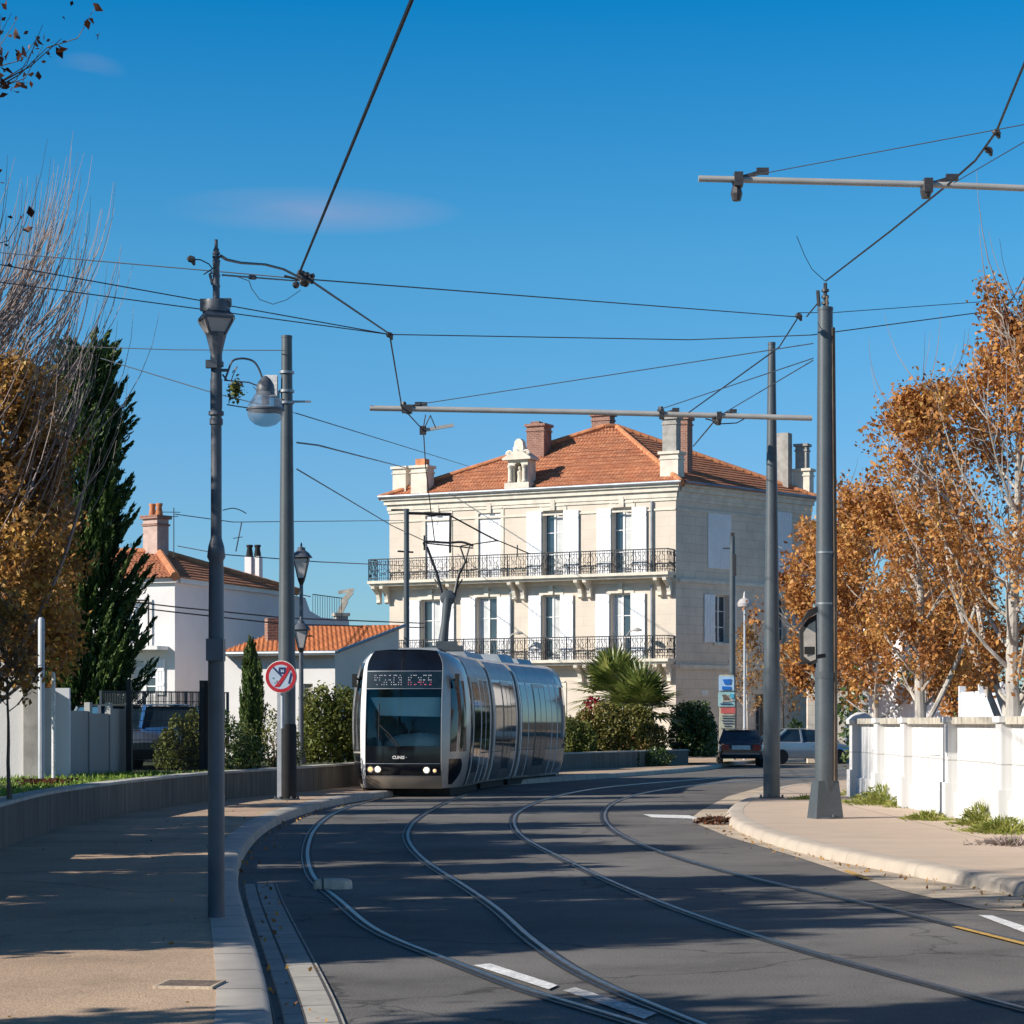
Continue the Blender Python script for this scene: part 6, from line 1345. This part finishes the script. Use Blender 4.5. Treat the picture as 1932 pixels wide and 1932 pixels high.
shrub('bush','dark round shrub behind the roof of the silver saloon',GX(1502,98,0),[(0,0,1.3,.35,.3,.55),(.4,0,1.0,.35,.3,.35)],900,.10,m_cyp,72,'bush')
# fan palm clumps
def palm(label,loc,h,s,seed,nf):
    t=thing('fan_palm',label,'palm',loc); rg=random.Random(seed); b=MB(); b.tube([(0,0,0),(0,0,h)],[.16,.20],9); b.build('trunk',m_bark,t)
    pet=MB(); lf=MB()
    for i in range(nf):
        a_=i*2.4+rg.uniform(-.3,.3); k=i/nf; el=R(85-k*105+rg.uniform(-8,8)); d=Vector((math.cos(a_)*math.cos(el),math.sin(a_)*math.cos(el),math.sin(el))); L=s*.55*rg.uniform(.8,1.1)
        c=Vector((0,0,h)); q=c+d*L; pet.tube([c,c+d*L*.5+Vector((0,0,.04)),q],[.02,.016,.012],4,cap=False)
        sd=d.cross(Vector((0,0,1))); sd=sd.normalized() if sd.length>.05 else Vector((1,0,0)); nrm=sd.cross(d)
        m_=17
        for j in range(m_):
            f=(j/(m_-1)-.5)*R(205); dd=d*math.cos(f)+sd*math.sin(f); ll=s*.80*(1-.28*abs(f)/R(100))*rg.uniform(.9,1.06); wv=sd*math.cos(f)-d*math.sin(f); wv*=s*.036
            m1=q+dd*ll*.55+nrm*(.03*s); e=q+dd*ll-Vector((0,0,.06*s*rg.random()))
            lf.add([q-wv*.3,m1-wv,e,m1+wv,q+wv*.3],[(0,1,2,3,4)])
    pet.build('leaf_stalks',m_palm,t,uv=False); lf.build('fronds',m_palm,t,smooth=False,uv=False)
    return t
palm('larger upper fan palm clump in front of the tall house',GX(1160,85.5,.5),2.15,1.6,81,34)
palm('lower fan palm clump right of the larger one',GX(1210,83.5,.5),1.65,1.5,82,34)
# ================================================================= weeds, block, debris, leaves
def weed(label,px,py,r_,h,n,seed,mat=None):
    c=G(px,py,ZS); rg=np.random.default_rng(seed); t=thing('weed_clump',label,'weeds',c,group='weeds along the foot of the white wall')
    q=rg.normal(size=(n,3))*np.array([r_*.5,r_*.85,0]); q[:,2]=rg.uniform(0,1,n)**1.6*h*np.exp(-(q[:,0]**2+q[:,1]**2)/(r_*r_)); leafmesh('blades',q,.11,[mat or m_weed],t,seed,aspect=.22,up=.9)['kind']='stuff'
    b=MB(); rr=random.Random(seed)
    for _ in range(14):
        a_=rr.uniform(0,6.28); k=rr.uniform(0,r_*.6); p0=Vector((math.cos(a_)*k*.6,math.sin(a_)*k,0)); b.tube([p0,p0+Vector((rr.uniform(-.05,.05),rr.uniform(-.05,.05),h*rr.uniform(.6,1.25)))],[.006,.002],3,cap=False)
    b.build('stalks',m_weed,t,uv=False)
weed('first yellow-green weed clump beside the wall end pillar',1628,1500,.38,.28,900,91); weed('largest yellow-green weed clump at the foot of the white wall',1668,1516,.62,.36,2200,92); weed('upright weed tuft right of the largest clump',1722,1522,.42,.32,1200,93)
weed('low flat weed clump before the second pilaster',1752,1546,.32,.14,700,94); weed('small weed clump midway along the white wall',1808,1540,.30,.28,800,95); weed('weed clump with dry straw-coloured stalks near the fourth pilaster',1850,1556,.36,.34,1000,96); weed('dark green weed clump nearest the right edge',1893,1570,.42,.22,1300,97); weed('thin strip of weeds left of the thick pole foot',1520,1508,.30,.06,300,98); weed('dry grey weed remnants low at the right edge',1908,1592,.4,.08,500,99,m_twig)
c=G(627,1677,.0); t=thing('concrete_block','pale rounded concrete block lying across the leftmost rail','block',c,.1)
b=MB(); prf=[(-.17,-.09),(.12,-.10),(.19,-.05),(.20,.04),(.13,.10),(-.15,.10),(-.19,.02)]
rows=[[Vector((x*k,y*k,z)) for x,y in prf+prf[:1]] for k,z in ((1,.0),(1.0,.05),(.93,.085),(.75,.10))]; b.grid(rows); b.add(rows[-1][:-1],[tuple(range(7))]); b.build('block_body',M('pale_concrete',(.60,.53,.43),rough=.9,var=.15,scale=9,bump=.3),t)
b=MB(); b.box((-.095,0,.055),(.012,.20,.11)); b.build('dark_joint',m_groove,t,smooth=False)
c=G(1346,1552,.03); t=thing('leaf_pile','small dark heap of twigs and dead leaves at the tip of the right kerb','debris',c); rg=np.random.default_rng(5)
leafmesh('dead_leaves',rg.normal(size=(320,3))*np.array([.13,.16,.0])+np.array([0,0,.05])*rg.uniform(0,1.6,(320,1)),.07,[m_leaf_d],t,5); b=MB(); rr=random.Random(5)
for _ in range(14): p0=Vector((rr.uniform(-.2,.2),rr.uniform(-.2,.2),.02)); b.tube([p0,p0+Vector((rr.uniform(-.2,.2),rr.uniform(-.2,.2),rr.uniform(.02,.14)))],.007,4)
b.build('twigs',m_bark,t,uv=False)
rg=np.random.default_rng(8); P=[]
for p in KL[4:50]:
    for _ in range(4): P.append((p.x+rg.normal()*.12+.12,p.y+rg.uniform(-.4,.4),.022+.006*rg.random()))
    for _ in range(1): P.append((p.x-.4-rg.uniform(0,1)**2*3,p.y+rg.uniform(-.5,.5),ZS+.012))
for p in KR[14:60]:
    for _ in range(4): P.append((p.x-abs(rg.normal())*.25-.03,p.y+rg.uniform(-.4,.4),.018+.008*rg.random()))
leafmesh('fallen_leaves',P,.045,[m_leaf_b],None,8,up=0,fold=.2)['kind']='stuff'
t=thing('chip_pile','small brown heap of wood chips on the lawn','debris',GX(84,37.5,ZG)); rg=np.random.default_rng(15); leafmesh('chips',rg.normal(size=(500,3))*np.array([.2,.25,0])+np.array([0,0,.10])*rg.uniform(0,1.2,(500,1)),.06,[m_leaf_d],t,15)['kind']='stuff'

# added cover standing for a brownish smudge on the left pavement
c=G(358,1858,ZS+.005); t=thing('smudge_cover','small dark cover added for a brownish smudge in the sunny part of the left pavement','cover',c,-.1)
b=MB(); b.box((0,0,.004),(.30,.30,.012)); b.build('lid',M('smudge_cover_brown',(.19,.14,.105),rough=.8,metal=.3,var=.35,scale=14,bump=.5,bscale=60),t,smooth=False)
b=MB()
for s_ in (-1,1): b.box((s_*.163,0,.003),(.02,.346,.016)); b.box((0,s_*.163,.0035),(.304,.02,.016))
b.build('surround',m_gutter2,t,smooth=False)
